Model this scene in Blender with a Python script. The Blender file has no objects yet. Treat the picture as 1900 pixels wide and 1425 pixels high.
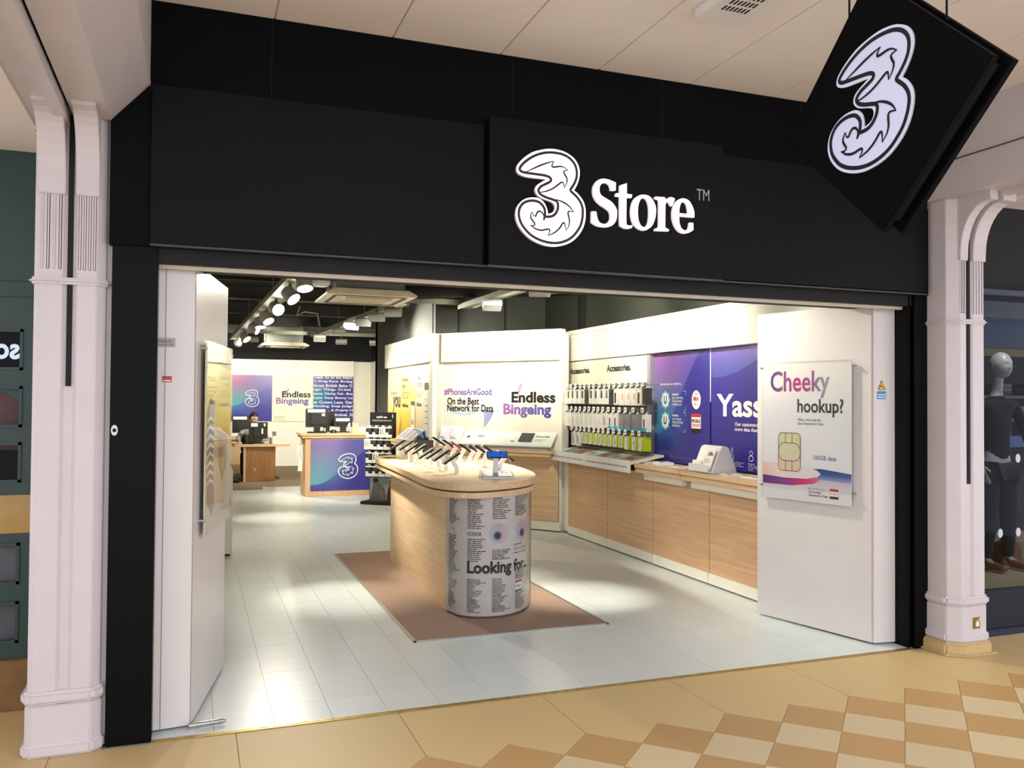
import bpy, bmesh, math, random
from mathutils import Vector, Matrix
random.seed(7)
scene = bpy.context.scene
COL = scene.collection
R = math.radians
# ------------------------------------------------------------------ camera
cam = bpy.data.cameras.new('camera'); cam.lens = 30.083; cam.sensor_width = 36; cam.sensor_fit = 'HORIZONTAL'
cam.clip_start = 0.05
camo = bpy.data.objects.new('camera', cam); COL.objects.link(camo)
yaw, pitch, roll = R(20.43729), R(1.10127), R(0.38318)
f = Vector((math.sin(yaw)*math.cos(pitch), math.cos(yaw)*math.cos(pitch), math.sin(pitch)))
r = Vector((math.cos(yaw), -math.sin(yaw), 0)); u = r.cross(f)
r2 = math.cos(roll)*r + math.sin(roll)*u; u2 = -math.sin(roll)*r + math.cos(roll)*u
M4 = Matrix((r2, u2, -f)).transposed().to_4x4(); M4.translation = Vector((0, -4.19, 1.55))
camo.matrix_world = M4
scene.camera = camo
# ------------------------------------------------------------------ world, exposure
W = bpy.data.worlds.new('mall_ambience'); scene.world = W; W.use_nodes = True
W.node_tree.nodes['Background'].inputs[0].default_value = (0.93, 0.935, 1.04, 1)
W.node_tree.nodes['Background'].inputs[1].default_value = 1.48
vs = scene.view_settings
vs.view_transform = 'Standard'; vs.look = 'None'; vs.gamma = 1; vs.use_curve_mapping = False
vs.exposure = 0.42
SPOT_W = 2.0      # multiplier of the shop's spotlights
# ------------------------------------------------------------------ materials
def lin(c):
    if isinstance(c, str):
        c = [int(c[i:i+2], 16)/255 for i in (0, 2, 4)]
    return tuple((v/12.92 if v <= .04045 else ((v+.055)/1.055)**2.4) for v in c) + (1,)
MATS = {}
def mat(name, color, rough=.5, metal=0, var=.06, scale=8, bump=0, bscale=200, coat=0, emit=None, es=0, spec=None, stretch=None, trans=0, alpha=1):
    if name in MATS: return MATS[name]
    m = bpy.data.materials.new(name); m.use_nodes = True; MATS[name] = m
    nt = m.node_tree; b = nt.nodes['Principled BSDF']; L = nt.links
    b.inputs['Roughness'].default_value = rough; b.inputs['Metallic'].default_value = metal
    if spec is not None: b.inputs['Specular IOR Level'].default_value = spec
    if coat: b.inputs['Coat Weight'].default_value = coat; b.inputs['Coat Roughness'].default_value = .06
    if trans: b.inputs['Transmission Weight'].default_value = trans
    if alpha < 1: b.inputs['Alpha'].default_value = alpha
    c = lin(color)
    if emit: b.inputs['Emission Color'].default_value = lin(emit); b.inputs['Emission Strength'].default_value = es
    if var or bump:
        tc = nt.nodes.new('ShaderNodeTexCoord'); mp = nt.nodes.new('ShaderNodeMapping')
        L.new(tc.outputs['Object'], mp.inputs[0])
        if stretch: mp.inputs['Scale'].default_value = stretch
        nz = nt.nodes.new('ShaderNodeTexNoise'); nz.inputs['Scale'].default_value = scale; nz.inputs['Detail'].default_value = 5
        L.new(mp.outputs[0], nz.inputs['Vector'])
        rp = nt.nodes.new('ShaderNodeValToRGB')
        rp.color_ramp.elements[0].position = .3; rp.color_ramp.elements[1].position = .7
        rp.color_ramp.elements[0].color = tuple(max(0, v*(1-var)) for v in c[:3])+(1,)
        rp.color_ramp.elements[1].color = tuple(min(1, v*(1+var)) for v in c[:3])+(1,)
        L.new(nz.outputs[0], rp.inputs[0]); L.new(rp.outputs[0], b.inputs['Base Color'])
        if bump:
            n2 = nt.nodes.new('ShaderNodeTexNoise'); n2.inputs['Scale'].default_value = bscale; n2.inputs['Detail'].default_value = 3
            L.new(mp.outputs[0], n2.inputs['Vector'])
            bp = nt.nodes.new('ShaderNodeBump'); bp.inputs['Strength'].default_value = bump; bp.inputs['Distance'].default_value = .002
            L.new(n2.outputs[0], bp.inputs['Height']); L.new(bp.outputs[0], b.inputs['Normal'])
    else:
        b.inputs['Base Color'].default_value = c
    return m
def randomise(m, amt):
    """each copy of a piece gets a slightly different tone"""
    nt = m.node_tree; b = nt.nodes['Principled BSDF']; L = nt.links
    src = b.inputs['Base Color'].links[0].from_socket
    oi = nt.nodes.new('ShaderNodeObjectInfo'); mr = nt.nodes.new('ShaderNodeMapRange')
    mr.inputs['To Min'].default_value = 1-amt; mr.inputs['To Max'].default_value = 1+amt
    L.new(oi.outputs['Random'], mr.inputs['Value'])
    mx = nt.nodes.new('ShaderNodeVectorMath'); mx.operation = 'SCALE'
    L.new(src, mx.inputs[0]); L.new(mr.outputs[0], mx.inputs['Scale']); L.new(mx.outputs[0], b.inputs['Base Color'])
def wave(name, tl, tr, ml, lo_l, lo_r, a0, a1, rough=.25, coat=.3):
    """printed poster: coloured sky over a dark hill, in the panel's own 0..1 coordinates"""
    if name in MATS: return MATS[name]
    m = bpy.data.materials.new(name); m.use_nodes = True; MATS[name] = m
    nt = m.node_tree; b = nt.nodes['Principled BSDF']; L = nt.links; N = nt.nodes.new
    b.inputs['Roughness'].default_value = rough; b.inputs['Coat Weight'].default_value = coat; b.inputs['Coat Roughness'].default_value = .05
    tc = N('ShaderNodeTexCoord'); sp = N('ShaderNodeSeparateXYZ'); L.new(tc.outputs['Generated'], sp.inputs[0])
    U, V = sp.outputs[0], sp.outputs[2]
    def mr(s, a, b_, lo=0, hi=1, smooth=True):
        n = N('ShaderNodeMapRange'); n.interpolation_type = 'SMOOTHSTEP' if smooth else 'LINEAR'
        L.new(s, n.inputs['Value']); n.inputs['From Min'].default_value = a; n.inputs['From Max'].default_value = b_
        n.inputs['To Min'].default_value = lo; n.inputs['To Max'].default_value = hi; return n.outputs[0]
    def mix(fac, a, b_):
        n = N('ShaderNodeMix'); n.data_type = 'RGBA'; L.new(fac, n.inputs['Factor'])
        for s, c in ((n.inputs[6], a), (n.inputs[7], b_)):
            if isinstance(c, str): s.default_value = lin(c)
            else: L.new(c, s)
        return n.outputs[2]
    top = mix(mr(U, 0, .9), tl, tr)
    mid = mix(mr(U, 0, .85), ml, tr)
    sky = mix(mr(V, a0+.02, 1.0), mid, top)
    hill = mix(mr(U, 0, .7), lo_l, lo_r)
    hill = mix(mr(V, 0, .45), lo_r, hill)
    # hill line: v = a0 + (a1-a0)*smooth(u)
    hl = mr(U, .05, 1.0, a0, a1)
    d = N('ShaderNodeMath'); d.operation = 'SUBTRACT'; L.new(V, d.inputs[0]); L.new(hl, d.inputs[1])
    out = mix(mr(d.outputs[0], -.006, .006), hill, sky)
    L.new(out, b.inputs['Base Color'])
    return m
def grad(name, axis, stops, rough=.4, coat=0):
    if name in MATS: return MATS[name]
    m = bpy.data.materials.new(name); m.use_nodes = True; MATS[name] = m
    nt = m.node_tree; b = nt.nodes['Principled BSDF']; L = nt.links; N = nt.nodes.new
    b.inputs['Roughness'].default_value = rough; b.inputs['Coat Weight'].default_value = coat
    tc = N('ShaderNodeTexCoord'); sp = N('ShaderNodeSeparateXYZ'); L.new(tc.outputs['Generated'], sp.inputs[0])
    rp = N('ShaderNodeValToRGB'); L.new(sp.outputs[axis], rp.inputs[0]); L.new(rp.outputs[0], b.inputs['Base Color'])
    els = rp.color_ramp.elements
    while len(els) < len(stops): els.new(.5)
    for e, (p_, c) in zip(els, stops): e.position = p_; e.color = lin(c)
    return m
def wood(name, c0, c1, axis=0, rough=.38):
    if name in MATS: return MATS[name]
    m = bpy.data.materials.new(name); m.use_nodes = True; MATS[name] = m
    nt = m.node_tree; b = nt.nodes['Principled BSDF']; L = nt.links; N = nt.nodes.new
    b.inputs['Roughness'].default_value = rough
    tc = N('ShaderNodeTexCoord'); mp = N('ShaderNodeMapping'); L.new(tc.outputs['Object'], mp.inputs[0])
    sc = [22, 22, 22]; sc[axis] = 1.1; mp.inputs['Scale'].default_value = sc
    n1 = N('ShaderNodeTexNoise'); n1.inputs['Scale'].default_value = 1.6; n1.inputs['Detail'].default_value = 7; n1.inputs['Distortion'].default_value = .25
    L.new(mp.outputs[0], n1.inputs['Vector'])
    n2 = N('ShaderNodeTexNoise'); n2.inputs['Scale'].default_value = 7; n2.inputs['Detail'].default_value = 3
    L.new(mp.outputs[0], n2.inputs['Vector'])
    ad = N('ShaderNodeMath'); ad.operation = 'MULTIPLY_ADD'; ad.inputs[1].default_value = .35
    L.new(n2.outputs[0], ad.inputs[0]); L.new(n1.outputs[0], ad.inputs[2])
    rp = N('ShaderNodeValToRGB'); L.new(ad.outputs[0], rp.inputs[0])
    rp.color_ramp.elements[0].position = .5; rp.color_ramp.elements[1].position = .85
    rp.color_ramp.elements[0].color = lin(c0); rp.color_ramp.elements[1].color = lin(c1)
    L.new(rp.outputs[0], b.inputs['Base Color'])
    return m
WHITE = mat('white_laminate', 'ebe8da', .35, var=.02)
DOORW = mat('white_painted_metal', 'dcd7d4', .35, var=.02, scale=3)
DOORG = DOORW
PAINT = mat('white_gloss_paint', 'cfc8c9', .4, var=.03, scale=5, bump=.06, bscale=60)
CREAM = mat('cream_ceiling_paint', 'f4ece6', .6, var=.02, scale=3)
BLACK = mat('black_fascia_laminate', '06070a', .55, var=.15, scale=3, bump=.05, spec=.08)
BLACKP = mat('black_fascia_panel', '0a0b0f', .5, var=.12, scale=3, bump=.05, spec=.12)
BLACK2 = mat('black_painted_steel', '040405', .45, var=.2, scale=20, spec=.12)
BLACKM = mat('matt_black', '060607', .75, var=.2)
FELT = mat('black_sign_face', '070708', .7, var=.3, scale=90, bump=.15, bscale=300, spec=.08)
SHOPCEIL = mat('black_ceiling_paint', '0e0f0e', .8, var=.3, scale=4)
OLIVE = mat('dark_olive_wall_paint', '35382f', .7, var=.08, scale=3)
JOIST = mat('dark_grey_steel', '3a3b34', .55, var=.15)
TRACKM = mat('grey_track_aluminium', '8b8c78', .4, .3, var=.1)
OAK = wood('oak_laminate', 'c99f76', 'd9b48d', 0)
OAKY = wood('oak_laminate_pale', 'd2ae85', 'e2c49d', 0)
OAKYY = wood('oak_laminate_pale_side', 'd2ae85', 'e2c49d', 1)
OAKV = wood('oak_laminate_upright', 'c99f76', 'd9b48d', 2)
OAKD = wood('brown_oak_laminate', '8a5f35', 'a37446', 2)
CARPET = mat('brown_carpet', 'a08878', .95, var=.22, scale=220, bump=.5, bscale=500, spec=.1)
CARPETG = mat('grey_brown_carpet', '8c7a66', .95, var=.15, scale=150, bump=.4, bscale=400, spec=.1)
GROUT = mat('shop_floor_joint', '8f958b', .8, var=.1)
VINYL = mat('white_vinyl_tile', 'd2dad7', .3, var=.035, scale=2.2, bump=.03, bscale=14); randomise(VINYL, .025)
BEIGE = mat('honey_beige_stone', 'c6ab76', .5, var=.09, scale=160); randomise(BEIGE, .03)
TERRA = mat('terracotta_tan_stone', 'b38e58', .5, var=.07, scale=160); randomise(TERRA, .04)
PALE = mat('pale_tan_stone', 'c8b48c', .5, var=.08, scale=160); randomise(PALE, .04)
MORTAR = mat('floor_mortar', 'b59d78', .8, var=.1)
BRASS = mat('worn_brass', 'b09a5a', .35, .8, var=.2, scale=30)
STEEL = mat('brushed_steel', 'b4b4b0', .3, .9, var=.1, scale=40)
GREYP = mat('grey_plastic', 'a9a9a4', .45, var=.04)
SLAT = mat('grey_slat_aluminium', '8f8f86', .4, .25, var=.06)
WPLAST = mat('white_plastic', 'ecebe8', .35, var=.02)
BPLAST = mat('black_plastic', '141415', .4, var=.1)
INK = mat('black_ink', '1b1a1a', .6, var=0)
INKG = mat('grey_ink', '55524e', .6, var=0)
WINK = mat('white_ink', 'f2f0ea', .55, var=0)
RED = mat('red_ink', 'c42d3a', .5, var=0)
BLUEINK = mat('sky_blue_ink', '3e8fd0', .5, var=0)
YELINK = mat('warning_yellow', 'f0c81e', .5, var=0)
PURPINK = grad('purple_ink', 0, [(0, '9a5aa6'), (.5, '6d63a8'), (1, '4a3f96')], .55)
PURPFLAT = mat('flat_purple_ink', '7a4f9a', .55, var=0)
LAMP = mat('lit_lamp_lens', 'ffffff', .3, var=0, emit='fff4e2', es=22)
LAMPS = mat('lit_lamp_lens_soft', 'ffffff', .3, var=0, emit='fff8ea', es=10)
NEON = mat('lit_white_acrylic', 'ffffff', .4, var=0, emit='fff3f0', es=1.0)
NEONW = mat('backlit_lilac_white_acrylic', 'b4b6cc', .4, var=0, emit='dfe0ff', es=.30)
CREAMP = mat('cream_printed_panel', 'efe7cf', .35, var=.01)
PAPER = mat('white_paper', 'f1efe8', .6, var=.02)
def glassmat(name, tint='ffffff', amount=.1, rough=.02, k=1.0):
    """thin sheet: mostly clear, with a reflection on top"""
    m = bpy.data.materials.new(name); m.use_nodes = True; MATS[name] = m
    nt = m.node_tree; nt.nodes.clear(); N = nt.nodes.new; L = nt.links
    o = N('ShaderNodeOutputMaterial'); mx = N('ShaderNodeMixShader'); t = N('ShaderNodeBsdfTransparent'); g = N('ShaderNodeBsdfGlossy')
    t.inputs[0].default_value = lin(tint); g.inputs['Roughness'].default_value = rough
    fr = N('ShaderNodeFresnel'); fr.inputs[0].default_value = 1.45
    ad = N('ShaderNodeMath'); ad.operation = 'MULTIPLY_ADD'; ad.inputs[1].default_value = k; ad.inputs[2].default_value = amount
    ad.use_clamp = True
    ge = N('ShaderNodeNewGeometry'); iv = N('ShaderNodeMath'); iv.operation = 'SUBTRACT'; iv.inputs[0].default_value = 1; L.new(ge.outputs['Backfacing'], iv.inputs[1])
    ff = N('ShaderNodeMath'); ff.operation = 'MULTIPLY'; L.new(ad.outputs[0], ff.inputs[0]); L.new(iv.outputs[0], ff.inputs[1])
    L.new(fr.outputs[0], ad.inputs[0]); L.new(ff.outputs[0], mx.inputs[0]); L.new(t.outputs[0], mx.inputs[1]); L.new(g.outputs[0], mx.inputs[2]); L.new(mx.outputs[0], o.inputs[0])
    return m
ACRYL = glassmat('clear_acrylic', 'fbfcfb', .0)
GLASS = glassmat('window_glass', 'd4d8dc', .0, .02, .25)
# ------------------------------------------------------------------ mesh helpers
def newobj(name, me, parent=None):
    o = bpy.data.objects.new(name, me); COL.objects.link(o)
    if parent is not None: o.parent = parent
    return o
class MB:
    def __init__(s): s.v = []; s.f = []; s.mi = []; s.cur = 0
    def add(s, vs_, fs):
        k = len(s.v); s.v += [tuple(q) for q in vs_]; s.f += [tuple(i+k for i in q) for q in fs]; s.mi += [s.cur]*len(fs); return s
    def box(s, x0, x1, y0, y1, z0, z1, M=None):
        c = [(x, y, z) for z in (z0, z1) for x, y in ((x0, y0), (x1, y0), (x1, y1), (x0, y1))]
        if M is not None: c = [M @ Vector(q) for q in c]
        return s.add(c, [(3, 2, 1, 0), (4, 5, 6, 7), (0, 1, 5, 4), (1, 2, 6, 5), (2, 3, 7, 6), (3, 0, 4, 7)])
    def prism(s, poly, z0, z1, M=None, axis='z'):
        """poly is a list of 2-D points (counter-clockwise seen from +axis)"""
        n = len(poly)
        if axis == 'z': c = [(a, b, z0) for a, b in poly] + [(a, b, z1) for a, b in poly]
        elif axis == 'y': c = [(a, z0, b) for a, b in poly] + [(a, z1, b) for a, b in poly]
        else: c = [(z0, a, b) for a, b in poly] + [(z1, a, b) for a, b in poly]
        if M is not None: c = [M @ Vector(q) for q in c]
        fs = [tuple(reversed(range(n))), tuple(range(n, 2*n))] + [(i, (i+1) % n, n+(i+1) % n, n+i) for i in range(n)]
        if axis == 'y': fs = [tuple(reversed(q)) for q in fs]
        return s.add(c, fs)
    def tube(s, pts, rad, n=8, cap=True):
        pts = [Vector(q) for q in pts]; k = len(s.v); m = len(pts)
        rads = rad if isinstance(rad, (list, tuple)) else [rad]*m
        ref = None; vs_ = []
        for i, q in enumerate(pts):
            t = (pts[min(i+1, m-1)]-pts[max(i-1, 0)]).normalized()
            if ref is None:
                ref = Vector((0, 0, 1)) if abs(t.z) < .9 else Vector((1, 0, 0))
            a = (ref - t*ref.dot(t)).normalized(); b = t.cross(a); ref = a
            vs_ += [q + (a*math.cos(2*math.pi*j/n)+b*math.sin(2*math.pi*j/n))*rads[i] for j in range(n)]
        fs = [(i*n+j, i*n+(j+1) % n, (i+1)*n+(j+1) % n, (i+1)*n+j) for i in range(m-1) for j in range(n)]
        if cap: fs += [tuple(reversed(range(n))), tuple(range((m-1)*n, m*n))]
        return s.add(vs_, fs)
    def lathe(s, prof, c=(0, 0, 0), n=24, M=None):
        vs_ = []; m = len(prof)
        for rr, z in prof:
            vs_ += [Vector((c[0]+rr*math.cos(2*math.pi*j/n), c[1]+rr*math.sin(2*math.pi*j/n), c[2]+z)) for j in range(n)]
        if M is not None: vs_ = [M @ q for q in vs_]
        fs = [(i*n+j, i*n+(j+1) % n, (i+1)*n+(j+1) % n, (i+1)*n+j) for i in range(m-1) for j in range(n)]
        fs += [tuple(reversed(range(n))), tuple(range((m-1)*n, m*n))]
        return s.add(vs_, fs)
    def build(s, name, m, parent=None, smooth=False, bev=0):
        me = bpy.data.meshes.new(name); me.from_pydata(s.v, [], s.f); me.update()
        ms = m if isinstance(m, (list, tuple)) else [m]
        for q in ms: me.materials.append(q)
        if len(ms) > 1: me.polygons.foreach_set('material_index', s.mi)
        if bev:
            bm = bmesh.new(); bm.from_mesh(me)
            bmesh.ops.recalc_face_normals(bm, faces=bm.faces)
            bmesh.ops.bevel(bm, geom=[e for e in bm.edges if len(e.link_faces) == 2 and e.calc_face_angle(0) > .6], offset=bev, segments=2, affect='EDGES', clamp_overlap=True)
            bm.to_mesh(me); bm.free()
        if smooth:
            me.polygons.foreach_set('use_smooth', [True]*len(me.polygons))
            try: me.set_sharp_from_angle(angle=R(38))
            except Exception: pass
        return newobj(name, me, parent)
def box(name, x0, x1, y0, y1, z0, z1, m, parent=None, bev=0):
    return MB().box(x0, x1, y0, y1, z0, z1).build(name, m, parent, bev=bev)
def tag(o, label, cat, group=None, kind=None):
    o['label'] = label
    if cat: o['category'] = cat
    if group: o['group'] = group
    if kind: o['kind'] = kind
    return o
def struct(o, label=None):
    o['kind'] = 'structure'
    if label: o['label'] = label
    return o
def thing(name, label, cat, loc=(0, 0, 0), rz=0, group=None):
    o = bpy.data.objects.new(name, None); COL.objects.link(o); o.empty_display_size = .1
    o.location = loc; o.rotation_euler = (0, 0, R(rz)); tag(o, label, cat, group); return o
def copy_tree(o, parent=None):
    c = o.copy(); COL.objects.link(c); c.parent = parent
    for ch in list(KIDS.get(o.name, o.children)): copy_tree(ch, c)
    return c
KIDS = {}
# ------------------------------------------------------------------ lettering and flat print (made into meshes at the end)
PENDING = []
def text(name, body, mt, parent, x, z, w=None, h=None, y=0, size=.1, bold=0, depth=.0008, align='LEFT', res=3, space=1, line=1, bend=None, rot=None):
    """print in the parent's xz plane facing -y; (x,z) is the lower left corner of the printed area, w and h its size"""
    cu = bpy.data.curves.new(name, 'FONT'); cu.body = body; cu.size = size; cu.extrude = 0; cu.offset = bold*.28
    cu.resolution_u = res; cu.space_character = space; cu.space_line = line; cu.align_x = align
    o = bpy.data.objects.new(name, cu); COL.objects.link(o)
    PENDING.append((o, name, mt, parent, x, y, z, w, h, bend, rot, depth)); return o
def shape(name, polys, mt, parent, y=0, depth=.0012, bend=None):
    """flat printed shape with holes, polys in the parent's xz plane"""
    cu = bpy.data.curves.new(name, 'CURVE'); cu.dimensions = '2D'; cu.fill_mode = 'BOTH'
    for pl in polys:
        sp = cu.splines.new('POLY'); sp.points.add(len(pl)-1)
        for q, pt in zip(sp.points, pl): q.co = (pt[0], pt[1], 0, 1)
        sp.use_cyclic_u = True
    o = bpy.data.objects.new(name, cu); COL.objects.link(o)
    PENDING.append((o, name, mt, parent, None, y, None, None, None, bend, None, depth)); return o
def finish_print():
    dg = bpy.context.evaluated_depsgraph_get(); dg.update()
    for o, name, mt, parent, x, y, z, w, h, bend, rot, depth in PENDING:
        me = bpy.data.meshes.new_from_object(o.evaluated_get(dg))
        vs_ = [v.co.copy() for v in me.vertices]
        if not vs_: bpy.data.objects.remove(o); continue
        if x is not None:
            x0 = min(v.x for v in vs_); x1 = max(v.x for v in vs_); y0 = min(v.y for v in vs_); y1 = max(v.y for v in vs_)
            sx = w/(x1-x0) if w else None; sy = h/(y1-y0) if h else None
            sx = sx or sy or 1; sy = sy or sx
            vs_ = [Vector((x+(v.x-x0)*sx, z+(v.y-y0)*sy, 0)) for v in vs_]
        if rot:
            c_, s_ = math.cos(rot[2]), math.sin(rot[2])
            vs_ = [Vector((rot[0]+(v.x-rot[0])*c_-(v.y-rot[1])*s_, rot[1]+(v.x-rot[0])*s_+(v.y-rot[1])*c_, 0)) for v in vs_]
        if bend is None:
            for v, q in zip(me.vertices, vs_): v.co = (q.x, y, q.y)
        else:
            for v, q in zip(me.vertices, vs_): v.co = bend(q.x, y, q.y)
        me.use_auto_texspace = True; me.update()
        me.materials.clear(); me.materials.append(mt); me.name = name
        for pg in me.polygons: pg.material_index = 0
        nm = o.name; bpy.data.objects.remove(o)
        newobj(name, me, parent)
def smooth_poly(pts, closed=True, n=3):
    """Catmull-Rom; points (x,z) or (x,z,corner)"""
    out = []; m = len(pts)
    P_ = [Vector((q[0], q[1])) for q in pts]; cor = [len(q) > 2 and q[2] for q in pts]
    for i in range(m if closed else m-1):
        j = (i+1) % m; p1, p2 = P_[i], P_[j]
        p0 = P_[(i-1) % m] if (closed or i > 0) else p1; p3 = P_[(j+1) % m] if (closed or j < m-1) else p2
        if cor[i]: p0 = p1
        if cor[j]: p3 = p2
        for k in range(n):
            t = k/n
            out.append(.5*((2*p1)+(p2-p0)*t+(2*p0-5*p1+4*p2-p3)*t*t+(3*p1-p0-3*p2+p3)*t**3))
    if not closed: out.append(P_[-1])
    return [(q.x, q.y) for q in out]
def ribbon(mb, pts, wd, y, closed=False, taper=False):
    P_ = [Vector(q) for q in pts]; m = len(P_); vs_ = []
    for i, q in enumerate(P_):
        a = P_[(i-1) % m] if (closed or i > 0) else q; b = P_[(i+1) % m] if (closed or i < m-1) else q
        t = (b-a); t = t.normalized() if t.length else Vector((1, 0)); nn = Vector((-t.y, t.x))
        w_ = wd
        if taper: w_ = wd*(.35+.65*math.sin(math.pi*min(1, max(0, i/(m-1)))))
        vs_ += [(q.x+nn.x*w_/2, y, q.y+nn.y*w_/2), (q.x-nn.x*w_/2, y, q.y-nn.y*w_/2)]
    fs = [(2*i, 2*i+1, 2*((i+1) % m)+1, 2*((i+1) % m)) for i in range(m if closed else m-1)]
    mb.add(vs_, fs)
def ell(cx, cz, rx, rz_, n=28, a0=0, a1=2*math.pi):
    return [(cx+rx*math.cos(a0+(a1-a0)*i/n), cz+rz_*math.sin(a0+(a1-a0)*i/n)) for i in range(n)]
LOGO_OUT= [(-0.380,0.257),(-0.373,0.292),(-0.340,0.338),(-0.287,0.389),(-0.214,0.440),(-0.131,0.472),(-0.039,0.495),(0.037,0.500),(0.121,0.491),(0.189,0.467),(0.245,0.434),(0.284,0.391),(0.308,0.342),(0.317,0.288),(0.311,0.232),(0.294,0.175),(0.273,0.130),(0.256,0.097),(0.286,0.076),(0.325,0.040),(0.360,-0.008),(0.380,-0.061),(0.387,-0.124),(0.384,-0.187),(0.370,-0.251),(0.340,-0.317),(0.297,-0.375),(0.237,-0.430),(0.169,-0.466),(0.093,-0.489),(0.018,-0.500),(-0.066,-0.494),(-0.149,-0.473),(-0.224,-0.440),(-0.286,-0.394),(-0.336,-0.341),(-0.369,-0.286),(-0.385,-0.234),(-0.387,-0.188),(-0.378,-0.141),(-0.354,-0.097),(-0.313,-0.055),(-0.264,-0.029),(-0.210,-0.017),(-0.153,-0.016),(-0.111,-0.032),(-0.073,-0.065),(-0.052,-0.106),(-0.039,-0.144),(-0.035,-0.168),(-0.006,-0.160),(0.024,-0.142),(0.039,-0.114),(0.038,-0.083),(0.023,-0.057),(-0.011,-0.040),(-0.069,-0.026),(-0.119,-0.011),(-0.157,0.017),(-0.176,0.046),(-0.176,0.080),(-0.158,0.113),(-0.120,0.141),(-0.079,0.167),(-0.058,0.179),(-0.104,0.182),(-0.187,0.182),(-0.269,0.185),(-0.319,0.194),(-0.356,0.209),(-0.375,0.231)]
LOGO_MID= [(-0.349,0.256),(-0.332,0.292),(-0.287,0.339),(-0.221,0.389),(-0.147,0.427),(-0.064,0.453),(0.020,0.462),(0.104,0.458),(0.173,0.438),(0.228,0.401),(0.263,0.357),(0.280,0.304),(0.281,0.245),(0.264,0.188),(0.234,0.134),(0.210,0.095),(0.243,0.064),(0.286,0.029),(0.325,-0.019),(0.347,-0.072),(0.352,-0.127),(0.346,-0.190),(0.327,-0.259),(0.288,-0.324),(0.237,-0.383),(0.169,-0.427),(0.093,-0.454),(0.017,-0.463),(-0.066,-0.456),(-0.150,-0.434),(-0.224,-0.398),(-0.282,-0.348),(-0.328,-0.290),(-0.350,-0.231),(-0.355,-0.185),(-0.343,-0.131),(-0.313,-0.090),(-0.268,-0.063),(-0.210,-0.050),(-0.152,-0.054),(-0.111,-0.076),(-0.081,-0.112),(-0.070,-0.154),(-0.068,-0.196),(-0.026,-0.198),(0.016,-0.186),(0.049,-0.156),(0.070,-0.111),(0.072,-0.064),(0.057,-0.034),(0.015,-0.019),(-0.053,-0.005),(-0.111,0.017),(-0.140,0.045),(-0.141,0.072),(-0.112,0.106),(-0.062,0.134),(-0.016,0.161),(-0.006,0.186),(-0.025,0.207),(-0.071,0.218),(-0.146,0.222),(-0.229,0.224),(-0.294,0.227),(-0.331,0.235)]
LOGO_FL=[ [(-0.282,0.234),(-0.204,0.275),(-0.121,0.318),(-0.038,0.353),(0.025,0.374)],
[(0.025,0.374),(0.008,0.347),(0.004,0.319),(0.029,0.314),(0.088,0.327),(0.131,0.324),(0.182,0.298)],
[(0.182,0.298),(0.148,0.290),(0.134,0.273),(0.152,0.240),(0.170,0.210),(0.167,0.163),(0.141,0.110)],
[(0.141,0.110),(0.136,0.137),(0.127,0.163),(0.110,0.167),(0.073,0.139),(0.014,0.094),(-0.053,0.061),(-0.111,0.045),(-0.136,0.049)],
[(0.023,-0.015),(0.090,-0.024),(0.158,-0.049),(0.210,-0.084),(0.249,-0.131)],
[(0.249,-0.131),(0.210,-0.123),(0.185,-0.133),(0.189,-0.171),(0.200,-0.218),(0.194,-0.273),(0.162,-0.326)],
[(0.162,-0.326),(0.156,-0.284),(0.143,-0.249),(0.124,-0.255),(0.092,-0.304),(0.042,-0.351),(-0.008,-0.378),(-0.038,-0.391)],
[(-0.038,-0.391),(-0.021,-0.359),(-0.019,-0.332),(-0.042,-0.326),(-0.109,-0.343),(-0.175,-0.332),(-0.208,-0.312),(-0.233,-0.300)],
[(-0.233,-0.300),(-0.196,-0.303),(-0.182,-0.283),(-0.209,-0.250),(-0.226,-0.221),(-0.223,-0.186),(-0.211,-0.162)],
[(-0.211,-0.162),(-0.197,-0.195),(-0.174,-0.205),(-0.164,-0.181),(-0.147,-0.156),(-0.118,-0.154),(-0.093,-0.175),(-0.085,-0.198),(-0.086,-0.244)],
[(-0.086,-0.244),(-0.080,-0.224),(-0.064,-0.204)] ]
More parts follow.
